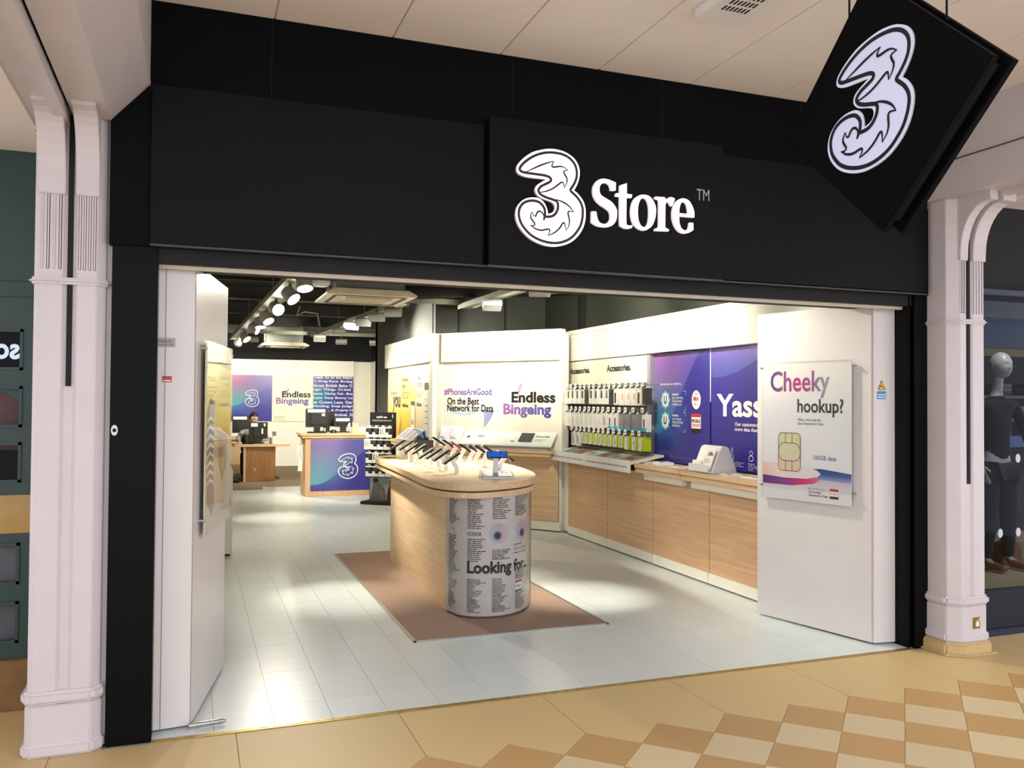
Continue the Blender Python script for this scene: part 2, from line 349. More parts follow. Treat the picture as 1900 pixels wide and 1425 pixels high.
STORE = {
'S': [(2.118,2.726,1),(2.117,2.684,1),(2.089,2.681,1),(2.085,2.701,0),(2.075,2.715,0),(2.056,2.720,0),(2.038,2.715,0),(2.024,2.701,0),(2.020,2.680,0),(2.024,2.660,0),(2.036,2.647,0),(2.063,2.634,0),(2.092,2.620,0),(2.112,2.600,0),(2.124,2.579,0),(2.125,2.550,0),(2.119,2.519,0),(2.100,2.496,0),(2.072,2.483,0),(2.035,2.481,0),(2.003,2.486,0),(1.975,2.501,1),(1.976,2.559,1),(2.002,2.560,1),(2.006,2.536,0),(2.013,2.515,0),(2.027,2.501,0),(2.049,2.497,0),(2.072,2.507,0),(2.085,2.524,0),(2.087,2.546,0),(2.080,2.568,0),(2.059,2.583,0),(2.031,2.597,0),(2.006,2.615,0),(1.990,2.637,0),(1.983,2.662,0),(1.985,2.691,0),(1.998,2.716,0),(2.018,2.733,0),(2.046,2.740,0),(2.079,2.737,0)],
't': [(2.184,2.729,1),(2.184,2.672,1),(2.217,2.670,1),(2.214,2.653,1),(2.182,2.652,1),(2.182,2.517,0),(2.189,2.503,0),(2.203,2.501,0),(2.219,2.505,1),(2.217,2.490,1),(2.199,2.484,0),(2.174,2.484,0),(2.154,2.493,0),(2.145,2.510,0),(2.144,2.653,1),(2.119,2.653,1),(2.120,2.669,1),(2.144,2.670,1),(2.144,2.714,1)],
'o': [(2.286,2.676,0),(2.320,2.672,0),(2.346,2.650,0),(2.362,2.618,0),(2.364,2.584,0),(2.357,2.546,0),(2.340,2.511,0),(2.312,2.488,0),(2.287,2.481,0),(2.258,2.488,0),(2.230,2.510,0),(2.216,2.542,0),(2.212,2.579,0),(2.217,2.617,0),(2.232,2.648,0),(2.257,2.668,0)],
'o2': [(2.286,2.659,0),(2.307,2.652,0),(2.320,2.625,0),(2.324,2.584,0),(2.320,2.535,0),(2.308,2.508,0),(2.291,2.499,0),(2.272,2.506,0),(2.258,2.530,0),(2.252,2.571,0),(2.255,2.616,0),(2.268,2.647,0)],
'r': [(2.360,2.672,1),(2.420,2.674,1),(2.423,2.659,1),(2.438,2.671,0),(2.457,2.678,0),(2.476,2.675,0),(2.483,2.668,1),(2.464,2.628,1),(2.457,2.635,0),(2.444,2.651,0),(2.431,2.650,0),(2.423,2.631,1),(2.422,2.513,0),(2.430,2.505,1),(2.446,2.496,1),(2.444,2.488,1),(2.360,2.485,1),(2.361,2.497,1),(2.380,2.505,1),(2.385,2.518,0),(2.385,2.646,0),(2.378,2.657,1),(2.358,2.664,1)],
'e': [(2.608,2.578,1),(2.510,2.577,1),(2.512,2.543,0),(2.523,2.514,0),(2.540,2.502,0),(2.562,2.503,0),(2.575,2.521,0),(2.579,2.547,1),(2.601,2.546,1),(2.602,2.508,1),(2.580,2.493,0),(2.549,2.484,0),(2.518,2.489,0),(2.492,2.511,0),(2.475,2.544,0),(2.469,2.581,0),(2.474,2.620,0),(2.492,2.655,0),(2.513,2.672,0),(2.539,2.678,0),(2.570,2.670,0),(2.592,2.645,0),(2.606,2.612,0)],
'e2': [(2.510,2.594,1),(2.568,2.593,1),(2.569,2.616,0),(2.559,2.650,0),(2.540,2.660,0),(2.522,2.650,0),(2.513,2.623,0)],
}
def logo(parent, cx, cz, h, y=0, style='solid', face=None, line=None, aff=(1, 0, 0, 1), lw=(.028, .019)):
    sc = lambda L: [(cx+(a*aff[0]+b*aff[1])*h, cz+(a*aff[2]+b*aff[3])*h) for a, b in L]
    if style == 'solid':      # lit body with dark lines
        mb = MB(); o = smooth_poly(sc(LOGO_OUT), True, 3)
        shape('emblem_face', [o], face, parent, y=y)
        side = MB()
        k = len(o); side.add([(a, y, b) for a, b in o]+[(a, y+.02, b) for a, b in o], [(i, (i+1) % k, k+(i+1) % k, k+i) for i in range(k)])
        side.build('emblem_edge', mat('emblem_side', 'd8d4d6', .5, var=0), parent)
        ribbon(mb, smooth_poly(sc(LOGO_MID), True, 3), lw[0]*h, y-.002, True)
        for s_ in LOGO_FL: ribbon(mb, smooth_poly(sc(s_), False, 4), lw[1]*h, y-.003, taper=True)
        mb.build('emblem_lines', line, parent)
    else:                     # outline only
        mb = MB(); mid = [((a+c)/2, (b+d)/2) for (a, b), (c, d) in zip(LOGO_OUT, LOGO_OUT)]
        ribbon(mb, smooth_poly(sc(mid), True, 3), .034*h, y, True)
        for s_ in LOGO_FL: ribbon(mb, smooth_poly(sc(s_), False, 4), .018*h, y-.0005)
        mb.build('emblem_outline', line, parent)
# ================================================================== THE SETTING
# ---- arcade floor: stone slabs along the shop front, then diamond tiles in dark and pale rows
fl = struct(MB().box(-6, 9, -7, 0.0, -.05, -.005).build('floor', MORTAR), 'honey coloured stone floor of the arcade')
AX, AP, AY = 1.738, .383, -.545
g_ = .0018
slab = [(g_, -.004), (2*AP-g_, -.004), (2*AP-g_, AY), (1.5*AP, AY-AP/2+g_), (AP, AY+g_), (.5*AP, AY-AP/2+g_), (g_, AY)]
slab = list(reversed(slab))
me_slab = None
for k in range(-4, 5):
    if me_slab is None:
        o = MB().prism(slab, -.02, 0).build('stone_slab', BEIGE, fl); me_slab = o.data
    else: o = newobj('stone_slab', me_slab, fl)
    o.location = (AX + 2*AP*k, 0, 0)
for a in ((-6, -1.34, -1.2, 1.3), (-1.338, -.36, 0, 1.3), (4.47, 9, 0, 2.5), (AX+2*AP*5+g_, 9, -.75, -.002)):
    box('stone_slab', a[0], a[1], a[2], a[3], -.02, 0, BEIGE, fl)
hd = AP/2 - .0014
dia = {}
for rw in range(0, 9):
    cy = AY - AP/2 - rw*AP/2
    for k in range(-4, 10):
        cx = AX + k*AP + (AP/2 if rw % 2 else 0)
        if cx < .55 + .0*rw and rw < 9 and cx < .2 or cx > 4.95: continue
        mt = TERRA if rw % 2 == 0 else PALE
        if mt not in dia:
            o = MB().prism([(0, -hd), (hd, 0), (0, hd), (-hd, 0)], -.02, 0).build('floor_tile', mt, fl); dia[mt] = o.data
        else: o = newobj('floor_tile', dia[mt], fl)
        o.location = (cx, cy, 0)
# ---- arcade ceiling panels
cl = struct(box('ceiling', -6, 9, -2.6, .1, 3.372, 3.42, CREAM), 'cream panelled ceiling of the arcade')
cx0 = .342
pan = None
for k in range(-1, 9):
    x0 = cx0 + (k-1)*.572
    if pan is None:
        o = MB().box(.003, .569, -2.6, 0, 3.36, 3.372).build('ceiling_panel', CREAM, cl, bev=.003); pan = o.data
    else: o = newobj('ceiling_panel', pan, cl)
    o.location = (x0, 0, 0)
# ---- beams that run over the columns towards the viewer
def beam_l():
    b = MB()
    b.prism([(-.69, 2.79), (-.585, 2.79), (-.585, 3.36), (-.69, 3.36)], -2.6, .25, axis='y')
    b.prism([(-.51, 2.79), (-.362, 2.79), (-.20, 2.97), (-.20, 3.36), (-.51, 3.36)], -2.6, 0, axis='y')
    o = struct(b.build('trim_1', PAINT), 'cream painted ceiling beam over the fluted white column')
    box('cover_strip', -.573, -.522, -2.6, .0, 2.745, 2.80, PAINT, o)
    box('joint_shadow_gap', -.60, -.50, -2.6, .2, 2.83, 2.90, BLACKM, o)
    box('edge_strip', -.212, -.198, -2.6, 0, 2.965, 2.985, PAINT, o)
    return o
beam_l()
b = MB()
b.prism([(4.36, 2.83), (4.74, 2.83), (4.74, 3.36), (4.36, 3.36), (4.36, 3.06)], -2.6, 0.02, axis='y')
o = struct(b.build('trim_2', PAINT), 'cream painted ceiling beam over the column by the mannequin window')
box('edge_groove', 4.352, 4.362, -2.6, -.02, 3.045, 3.05, JOIST, o)
box('cover_strip', 4.53, 4.58, -2.6, -.0, 2.80, 2.835, PAINT, o)
struct(box('trim_3', -6, -.69, -2.6, .95, 2.785, 2.84, CREAM), 'pale soffit above the green shop front')
box('soffit_return', -.70, -.34, .26, .95, 2.785, 2.84, CREAM, bpy.data.objects['trim_3'])
struct(box('trim_4', 4.74, 9, -2.6, .6, 2.9, 2.95, CREAM), 'pale soffit above the mannequin window')
# ---- columns
def column(name, x0, x1, yf, yb, zb, label, chl, chr_, slotz):
    """chamfered column with fluted neck, two rings, a groove with a dark slot and two corbels"""
    t = thing(name, label, 'column', (0, 0, 0))
    xm = (x0+x1)/2; gw = .028
    def plan(e, gd=.012):
        return [(x0-e, yb), (x0-e, yf+chl-e*.4), (x0+chl-e*.4, yf-e), (xm-gw, yf-e), (xm-gw+.008, yf-e+gd), (xm+gw-.008, yf-e+gd), (xm+gw, yf-e), (x1-chr_+e*.4, yf-e), (x1+e, yf+chr_-e*.4), (x1+e, yb)]
    def solid(e): return [q for i, q in enumerate(plan(e)) if i not in (3, 4, 5, 6)]
    MB().prism(plan(0), zb+.2, 2.83).build('shaft', PAINT, t, bev=.003)
    MB().prism(solid(.008), zb, zb+.22).build('base_block', PAINT, t, bev=.005)
    MB().prism(solid(.022), zb, zb+.055).build('foot', PAINT, t, bev=.01)
    MB().prism(solid(.024), zb+.225, zb+.28).build('base_ring', PAINT, t, bev=.014)
    MB().prism(solid(.02), 2.045, 2.075).build('neck_ring', PAINT, t, bev=.012)
    for s_, (a, c) in enumerate(((x0+chl, xm-gw), (xm+gw, x1-chr_))):
        for k in range(4):
            xx = a + (c-a)*(k+.5)/4
            box('flute', xx-.006, xx+.006, yf-.003, yf+.01, 2.11, 2.46, PAINT, t, bev=.003)
        # corbel: concave quarter sweep towards the viewer
        prof = [(yf+.02, 2.44), (yf-.012, 2.44), (yf-.014, 2.49)]
        prof += [(yf-.21+.196*math.cos(q*math.pi/2/8), 2.49+.285*math.sin(q*math.pi/2/8)) for q in range(1, 9)]
        prof += [(yf-.228, 2.775), (yf-.228, 2.84), (yf+.02, 2.84)]
        MB().prism([(p_[0], p_[1]) for p_ in prof][::-1], a-.008, c+.008, axis='x').build('corbel', PAINT, t, bev=.003)
        MB().box(a-.004, c+.004, yf-.012, yf+.01, 2.465, 2.50).build('corbel_lip', PAINT, t, bev=.003)
    box('slot', xm-.011, xm+.011, yf-.0005+.004, yf+.02, slotz, 2.80, BLACKM, t)
    return t
cL = column('arcade_column', -.655, -.372, .0, .30, 0.0, 'fluted white column with a dark slot beside the green shop front', .02, .035, 1.6)
box('side_strip', -.374, -.346, .06, .3, 0.03, 2.81, PAINT, cL, bev=.004)
cR = column('arcade_column', 4.40, 4.665, -.19, .25, .075, 'white column with a brass socket plate beside the mannequin window', .055, .012, 1.05)
MB().prism([(4.36, .2), (4.36, -.16), (4.44, -.225), (4.68, -.225), (4.68, .2)], 0, .075).build('stone_skirting', BEIGE, cR, bev=.012)
MB().prism([(4.34, .2), (4.34, -.18), (4.43, -.25), (4.70, -.25), (4.70, .2)], 0, .012).build('stone_footing', BEIGE, cR, bev=.004)
so = box('socket_plate', 4.545, 4.60, -.205, -.196, .155, .225, mat('brass_plate', 'a98747', .35, .7), cR, bev=.003)
MB().box(4.56, 4.585, -.209, -.204, .17, .195).box(4.588, 4.594, -.209, -.204, .20, .218).box(4.566, 4.579, -.209, -.204, .195, .205).build('socket_switch', WPLAST, so)
# white wall strip between black pilaster and right column
struct(MB().box(4.445, 4.56, .03, .3, .05, 2.9).box(4.445, 4.49, .02, .03, .05, 2.9).build('trim_5', PAINT), 'white wall strip beside the black pilaster')
MB().box(4.44, 4.56, -.01, .3, 0, .08).build('stone_skirting', BEIGE, bpy.data.objects['trim_5'], bev=.01)
# ================================================================== SHOP FRONT
fa = thing('shop_fascia', 'black panelled shop fascia across the top of the phone store', 'fascia')
MB().box(-.36, 4.453, .0, .30, 2.237, 2.79).box(-.2, 4.35, .0, .30, 2.79, 3.36).prism([(-.36, 2.79), (-.2, 2.79), (-.2, 2.98)], .0, .3, axis='y').box(4.35, 4.453, .02, .3, 2.79, 3.02).build('backing', BLACK, fa)
fp = MB().box(-.19, 1.385, -.035, 0, 2.245, 2.966).build('fascia_panel', BLACKP, fa, bev=.003)
MB().box(2.812, 4.36, -.035, 0, 2.25, 2.966).build('fascia_panel', BLACKP, fa, bev=.003)
for xx in (.33, 1.55, 2.45, 3.4): box('joint_line', xx, xx+.002, -.0012, .0, 2.98, 3.35, BLACKM, fa)
MB().box(-.19, 4.36, -.035, .0, 2.236, 2.244).build('bottom_trim', JOIST, fa)
sg = thing('store_sign', 'lit store sign with emblem and white lettering on a raised black panel', 'sign')
MB().box(1.405, 2.808, -.068, -.0355, 2.243, 3.008).build('panel', BLACKP, sg, bev=.003)
box('bottom_edge', 1.40, 2.81, -.07, -.0355, 2.232, 2.2425, JOIST, sg)
logo(sg, 1.741, 2.611, .513, -.088, 'solid', NEON, mat('dark_plum_line', '2a1a1e', .5, var=0))
for key, polys in (('S', ['S']), ('t', ['t']), ('o', ['o', 'o2']), ('r', ['r']), ('e', ['e', 'e2'])):
    pl = [smooth_poly(STORE[q], True, 4) for q in polys]
    shape('letter', pl, NEON, sg, y=-.088)
    mb = MB()
    for o_ in pl:
        k = len(o_); mb.add([(a, -.088, c) for a, c in o_]+[(a, -.068, c) for a, c in o_], [(i, (i+1) % k, k+(i+1) % k, k+i) for i in range(k)])
    mb.build('letter_edge', mat('letter_side', 'e8e0dc', .5, var=0, emit='fff0ea', es=.35), sg)
text('trademark', 'TM', mat('grey_lettering', 'a0a2a6', .5, var=0), sg, 2.634, 2.682, .083, .063, y=-.0695)
# pilasters, shutter box and bar
struct(MB().box(-.347, -.157, .015, .30, 0, 2.24).build('trim_6', BLACK2, bev=.004), 'black pilaster at the fluted column side of the opening')
struct(MB().box(4.292, 4.442, .01, .30, 0, 2.24).box(4.262, 4.278, .03, .3, 0, 2.24).box(4.278, 4.292, .08, .3, 0, 2.24).build('trim_7', BLACK2, bev=.002), 'black pilaster and shutter guide beside the warning stickers')
struct(MB().box(-.157, 4.292, .03, .32, 2.168, 2.237).build('trim_8', BLACKM), 'black roller shutter housing over the opening')
struct(MB().box(-.155, 4.262, .075, .105, 2.150, 2.170).build('trim_9', mat('beige_bar', 'cfc5b0', .5)), 'beige bottom bar of the rolled up shutter')
struct(MB().box(-.157, 4.27, -.004, .012, -.02, .004).box(-.157, 4.27, .018, .034, -.02, .003).build('trim_10', BRASS, bev=.001), 'worn brass threshold strip')
ks = thing('key_switch', 'small silver oval key switch plate on the black pilaster', 'switch', (-.327, .015, 1.405))
MB().prism([(a, c) for a, c in ell(0, 0, .014, .024, 20)], -.004, 0, axis='y').build('plate', STEEL, ks)
MB().prism([(a, c) for a, c in ell(0, 0, .008, .009, 14)], -.006, -.004, axis='y').build('keyhole', BLACKM, ks)
# ---- white folded security doors with posters
def door(name, plan_front, plan_leaf, label):
    d = struct(MB().prism(plan_front, .012, 2.19).build(name, DOORW, bev=.002), label)
    MB().prism(plan_leaf, .012, 2.19).build('door_leaf', DOORW, d, bev=.002)
    return d
dL = door('door_1', [(-.157, .12), (.004, .139), (.02, .22), (-.157, .22)], [(.0085, .142), (.183, 1.022), (.135, 1.03), (.03, .3), (-.02, .22)], 'white folded security door with red sticker')
MB().box(.0005, .0085, .150, .2, .012, 2.19).build('hinge_gap', BLACKM, dL)
MB().box(-.1235, -.1225, .1195, .13, .012, 2.19).build('seam', INKG, dL)
dR = door('door_2', [(4.105, .158), (4.262, .14), (4.262, .3), (4.09, .3)], [(3.881, 1.065), (4.098, .168), (4.13, .3), (3.93, 1.08)], 'white folded security door with warning stickers')
bl = thing('door_bolt', 'silver floor bolt lying at the foot of the folded door', 'bolt', (.0, .11, 0), 7)
MB().tube([(.0, 0, .018), (.15, 0, .018), (.17, 0, .016)], [.013, .013, .004], 10).build('bar', STEEL, bl, smooth=True)
MB().box(.0, .03, -.012, .012, 0, .01).build('plate', STEEL, bl)
# stickers
def sticker(name, label, w, h, loc, rz, base):
    t = thing(name, label, 'sticker', loc, rz)
    box('backing', 0, w, -.0012, 0, 0, h, base, t); return t
t = sticker('licence_sticker', 'grey printed sticker high on the door by the black pilaster', .075, .042, (-.156, .1185, 1.79), 6.7, mat('grey_film', 'a7a0a2', .4))
text('print', 'Princess UK', INK, t, .004, .02, .055, .013, y=-.0016); text('print', 'store no. 01 0007', INK, t, .004, .006, .06, .007, y=-.0016)
t = sticker('alarm_sticker', 'small red and white sticker on the door by the black pilaster', .042, .028, (-.136, .121, 1.625), 6.7, RED)
box('white_band', .004, .038, -.0018, -.001, .004, .01, PAPER, t)
t = sticker('blue_notice', 'blue notice with two white bands under the yellow triangle', .062, .05, (4.13, .153, 1.575), -6.5, BLUEINK)
for q in (.008, .024): box('white_band', .004, .058, -.0018, -.001, q, q+.008, PAPER, t); text('print', 'cctv images', INKG, t, .01, q+.002, .04, .004, y=-.002)
t = thing('camera_warning', 'yellow triangular camera warning sticker on the door', 'sticker', (4.135, .152, 1.635), -6.5)
MB().prism([(0, 0), (.055, 0), (.0275, .062)], -.0012, 0, axis='y').build('black_border', INK, t)
MB().prism([(.005, .003), (.05, .003), (.0275, .054)], -.0018, -.001, axis='y').build('yellow_face', YELINK, t)
shape('camera_pictogram', [[(.012, .014), (.03, .022), (.037, .03), (.02, .026)], [(.03, .022), (.034, .01), (.044, .008), (.044, .012), (.037, .014)]], INK, t, y=-.0022)
# ---- poster holders
def holder(name, label, loc, rz, w, h):
    t = thing(name, label, 'poster', loc, rz)
    box('acrylic_sheet', 0, w, -.034, -.030, -.02, h+.01, ACRYL, t)
    box('acrylic_sheet', 0, w, -.022, -.019, -.02, h+.01, ACRYL, t)
    for a in (-.006, w+.006):
        for c in (.06, h-.03):
            o = MB().tube([(a, 0, c), (a, -.036, c)], .007, 10).build('standoff', STEEL, t, smooth=True)
    return t
angR = math.degrees(math.atan2(.168-1.065, 4.098-3.881))
pR = holder('sim_poster', 'poster reading Cheeky hookup? behind clear acrylic on the folded door', (3.897, 1.0, .895), angR, .735, .93)
box('paper', .008, .728, -.028, -.0235, -.025, .925, grad('poster_paper', 2, [(0, 'e6e1e8'), (.3, 'e6e4ea'), (.62, 'e4e2ea'), (1, 'f2ece8')], .4), pR)
Y_ = -.0288
text('headline', 'Cheeky', grad('cheeky_ink', 0, [(0, '4a3f86'), (.22, '8d4f95'), (.5, 'b8407a'), (.75, '9a5a98'), (1, '9aa8c0')], .5), pR, .075, .685, .49, .19, y=Y_, bold=.006)
text('headline', 'hookup?', mat('charcoal_ink', '3a3938', .5, var=0), pR, .305, .555, .365, .125, y=Y_, bold=.007)
text('subline', 'Make a date with the\nBest Network for Data.', INK, pR, .31, .50, .21, .045, y=Y_, res=2)
text('offer', '100GB data', PURPINK, pR, .435, .265, .18, .03, y=Y_, bold=.004)
text('footer', '#PhonesAreGood', PURPFLAT, pR, .39, .058, .145, .016, y=Y_, res=2)
text('footer', 'On the Best\nNetwork for Data', INK, pR, .398, .015, .15, .036, y=Y_, bold=.004, res=2)
box('award_badge', .565, .63, Y_-.0003, Y_, .012, .078, RED, pR); box('award_badge_band', .567, .628, Y_-.0006, Y_, .028, .06, PAPER, pR); box('award_badge_foot', .565, .63, Y_-.0006, Y_, .012, .024, INK, pR)
text('award_badge_text', 'MOBILE', INK, pR, .572, .04, .05, .01, y=Y_-.0008, res=2)
shape('printed_platform', [[(.008, .05), (.728, .05), (.728, .165), (.008, .165)]], grad('platform_ink', 2, [(0, 'd9d6dc'), (.6, 'cdbfd2'), (1, 'b79cc2')], .4), pR, y=Y_+.0001)
shape('printed_sky_band', [[(.38, .135), (.728, .125), (.728, .185), (.50, .205), (.40, .20)]], grad('navy_band', 2, [(0, '8f9fce'), (.5, '3f5a9e'), (1, '2c3f86')], .4), pR, y=Y_-.0001)
shape('printed_disc_side', [[(.008, .075), (.25, .075), (.44, .10), (.495, .135), (.45, .15), (.008, .15)]], grad('disc_side', 0, [(0, '5a2a86'), (.4, '8d3a8c'), (.75, 'd0386a'), (1, 'd8788c')], .4), pR, y=Y_-.0002)
shape('printed_disc', [[(.008, .135), (.2, .125), (.38, .13), (.47, .15), (.495, .17), (.46, .195), (.36, .215), (.2, .225), (.008, .225)]], grad('disc_ink', 0, [(0, 'e9c0b4'), (.3, 'ecd8d4'), (1, 'ddd9e4')], .4), pR, y=Y_-.0003)
simL, simR, simB, simT = .145, .33, .175, .44
def rrect(x0, x1, z0, z1, rr, n=5):
    out = []
    for cx_, cz_, a in ((x1-rr, z1-rr, 0), (x0+rr, z1-rr, 90), (x0+rr, z0+rr, 180), (x1-rr, z0+rr, 270)):
        out += [(cx_+rr*math.cos(R(a+90*i/n)), cz_+rr*math.sin(R(a+90*i/n))) for i in range(n+1)]
    return out
shape('printed_sim', [rrect(simL, simR, simB, simT, .03)], grad('sim_ink', 2, [(0, 'e7c4b4'), (.5, 'd3cfb0'), (1, 'd4d0a4')], .4), pR, y=Y_-.0005)
mb = MB()
ribbon(mb, rrect(simL, simR, simB, simT, .03), .005, Y_-.0008, True)
ribbon(mb, rrect(simL, simR, .245, .37, .055), .005, Y_-.0008, True)
for a, c0, c1 in ((.205, .37, .44), (.262, .37, .44), (.205, .175, .245), (.262, .175, .245)): ribbon(mb, [(a, c0), (a, c1)], .005, Y_-.0008)
mb.build('printed_sim_lines', mat('taupe_ink', '5a504a', .5, var=0), pR)
angL = math.degrees(math.atan2(1.022-.142, .183-.0085))
pL = holder('hair_poster', 'cream poster behind clear acrylic seen almost edge-on at the opening', (.030, .255, .895), angL, .76, .93)
box('paper', .008, .752, -.028, -.0235, -.025, .925, grad('poster_paper_cream', 2, [(0, 'd9cfcf'), (.5, 'd8c79a'), (.8, 'e3d9b0'), (1, 'e9e4cf')], .4), pL)
shape('printed_stripe', [[(.01, .80), (.4, .83), (.75, .815), (.75, .835), (.4, .85), (.01, .82)]], mat('grey_print', '9c988f', .5, var=0), pL, y=Y_)
shape('printed_figure', [[(.06, .14), (.2, .05), (.26, .1), (.22, .35), (.25, .62), (.14, .66), (.05, .6)]], grad('figure_ink', 2, [(0, '8f8799'), (.4, '6b6a80'), (1, '3c3f55')], .4), pL, y=Y_)
mb = MB()
for q in range(8): mb.cur = 0; ribbon(mb, [(.05, .22+q*.045), (.12, .245+q*.045), (.23, .225+q*.045)], .016, Y_-.0004)
mb.build('printed_stripes', PAPER, pL)
shape('printed_shape', [[(.34, .48), (.66, .5), (.62, .3), (.5, .2), (.4, .3)]], grad('brown_ink', 2, [(0, '8a7466'), (1, 'c9a887')], .4), pL, y=Y_-.0002)
text('headline', 'most', INKG, pL, .06, .74, .2, .03, y=Y_-.0003); text('subline', 'the network for\nall the things\nyou love', INKG, pL, .04, .66, .3, .06, y=Y_-.0003, res=2)
text('footer', 'On the Best\nNetwork for Data', RED, pL, .44, .05, .2, .05, y=Y_-.0003, res=2)
# ---- hanging projecting sign (square on its corner, two plates with a dark gap)
hs = thing('hanging_sign', 'black square sign hung on its corner with a white lit emblem', 'sign', (2.48, -1.60, 2.70), -90)
# local x = -Y world, local -y = -X world
dia4 = [(.041, -.499), (.524, -.005), (-.028, .519), (-.525, .003)]
MB().prism(dia4, -.03, .0, axis='y').build('face_plate', FELT, hs, bev=.003)
MB().prism([(a*.90, c*.90) for a, c in dia4], .0, .06, axis='y').build('core', BLACKM, hs)
MB().prism(dia4, .06, .09, axis='y').build('face_plate', FELT, hs, bev=.003)
logo(hs, -.010, .0145, .53, -.036, 'solid', NEONW, mat('black_line', '15121a', .5, var=0), (1.07, .19, -.05, .985), (.031, .022))
for a in (-.2, .285):
    MB().tube([(a, .03, .22 if a > 0 else .34), (a, .03, .655)], .004, 6).build('hanging_rod', BLACK2, hs)
# ---- small vented box on the arcade ceiling
vb = thing('ceiling_vent_box', 'white vented box mounted on the arcade ceiling', 'vent', (2.27, -1.02, 3.36))
box('body', -.13, .13, -.2, .2, -.05, 0, WPLAST, vb, bev=.006)
for i in range(3):
    for j in range(7): box('slot', -.075+j*.02, -.066+j*.02, -.09+i*.06, -.05+i*.06, -.0515, -.0495, BLACKM, vb)
# ---- fill downlights added to the arcade ceiling, out of view
def downlight(x, y, label):
    t = thing('added_downlight', label, 'light', (x, y, 3.36), 0, 'added fill downlights in the arcade ceiling')
    MB().lathe([(.09, 0), (.09, -.012), (.075, -.012), (.07, -.002)], n=20).build('trim_ring', WPLAST, t)
    MB().lathe([(.068, -.004), (.001, -.0045)], n=20).build('lens', LAMPS, t)
    la = bpy.data.lights.new('fill_downlight_lamp', 'SPOT'); la.energy = 22; la.spot_size = R(125); la.spot_blend = .8; la.shadow_soft_size = .12; la.color = (1, .95, .88)
    lo = bpy.data.objects.new('lamp', la); COL.objects.link(lo); lo.parent = t; lo.location = (0, 0, -.03)
for i, (x, y) in enumerate(((.6, -1.9), (3.9, -2.1), (6.2, -1.9))):
    downlight(x, y, 'added unseen fill downlight in the arcade ceiling %s' % ['on the green shop side', 'in front of the store sign', 'on the clothes shop side'][i])
# ================================================================== SHOP SHELL
TP, TX0, TY0 = .2737, .385, .034
gridm = mat('white_vinyl_sheet', 'd2dad7', .3, var=.035, scale=2.2)
def add_grid(m):
    nt = m.node_tree; b = nt.nodes['Principled BSDF']; L = nt.links; N = nt.nodes.new
    src = b.inputs['Base Color'].links[0].from_socket
    tc = N('ShaderNodeTexCoord'); mp = N('ShaderNodeMapping'); mp.inputs['Location'].default_value = (-TX0, -TY0, 0); L.new(tc.outputs['Object'], mp.inputs[0])
    br = N('ShaderNodeTexBrick'); br.offset = 0; br.inputs['Scale'].default_value = 1; br.inputs['Brick Width'].default_value = TP; br.inputs['Row Height'].default_value = TP; br.inputs['Mortar Size'].default_value = .0018
    br.inputs['Color1'].default_value = (1, 1, 1, 1); br.inputs['Color2'].default_value = (.95, .95, .95, 1); br.inputs['Mortar'].default_value = (.55, .56, .52, 1)
    L.new(mp.outputs[0], br.inputs['Vector'])
    mx = N('ShaderNodeMix'); mx.data_type = 'RGBA'; mx.blend_type = 'MULTIPLY'; mx.inputs['Factor'].default_value = 1
    L.new(src, mx.inputs[6]); L.new(br.outputs[0], mx.inputs[7]); L.new(mx.outputs[2], b.inputs['Base Color'])
add_grid(gridm)
NROW = 15
yend = TY0 + NROW*TP
fs_ = MB(); fs_.box(-.36, 4.6, .0, yend, -.06, -.004); fs_.cur = 1; fs_.box(-.36, 4.6, yend, 16.5, -.06, 0)
sf = struct(fs_.build('floor', [GROUT, gridm]), 'white square tiled floor of the phone shop')
tl = None
for i in range(-3, 16):
    for j in range(NROW):
        x0 = TX0+i*TP; y0 = TY0+j*TP
        if x0 < -.36 or x0+TP > 4.5: continue
        if x0 > 1.37 and x0+TP < 2.70 and y0 > 1.2: continue
        if tl is None:
            o = MB().box(.0009, TP-.0009, .0009, TP-.0009, -.004, 0).build('floor_tile', VINYL, sf); tl = o.data
        else: o = newobj('floor_tile', tl, sf)
        o.location = (x0, y0, 0)
wl = struct(box('wall_left', -.5, -.36, .12, 16.5, 0, 3.1, WHITE), 'white side wall of the shop behind the folded door')
wb = struct(MB().box(-.36, 4.1, 16.3, 16.45, 0, 2.45).build('wall_back', WHITE), 'white back wall of the shop')
box('dark_upper_band', -.36, 4.1, 16.2, 16.45, 2.45, 3.1, SHOPCEIL, wb)
wr = struct(MB().box(4.5, 4.65, .3, 6.6, 0, 3.1).build('wall_right', OLIVE), 'dark olive wall above the accessories display')
box('return_wall', 2.95, 4.65, 6.6, 6.75, 0, 3.1, OLIVE, wr)
box('corner_wall', 2.95, 3.1, 6.7, 10.5, 0, 3.1, OLIVE, wr)
box('return_wall', 2.95, 4.1, 10.35, 10.5, 0, 3.1, OLIVE, wr)
for (xx, yy) in ((3.25, 6.59), (3.9, 6.59)): box('joint_strip', xx, xx+.03, yy, 6.6, 2.4, 3.1, BLACKM, wr)
box('wall_post', 4.42, 4.5, 5.3, 5.36, 2.3, 3.1, BLACKM, wr)
ws = struct(MB().box(4.0, 4.12, 10.5, 13.6, 0, 2.45).box(4.0, 4.12, 15.2, 16.3, 0, 2.45).box(4.0, 4.12, 13.6, 15.2, 2.08, 2.45).build('wall_corridor', WHITE), 'white side wall with an open doorway near the back')
box('upper_band', 4.0, 4.12, 10.5, 16.3, 2.45, 3.1, SHOPCEIL, ws)
box('reveal', 4.12, 5.0, 15.2, 15.3, 0, 2.1, WHITE, ws); box('lintel', 4.12, 5.0, 13.6, 15.2, 2.08, 2.2, mat('grey_reveal', 'a8a296', .6), ws); box('side_cheek', 4.95, 5.0, 13.5, 15.3, 0, 2.1, WHITE, ws)
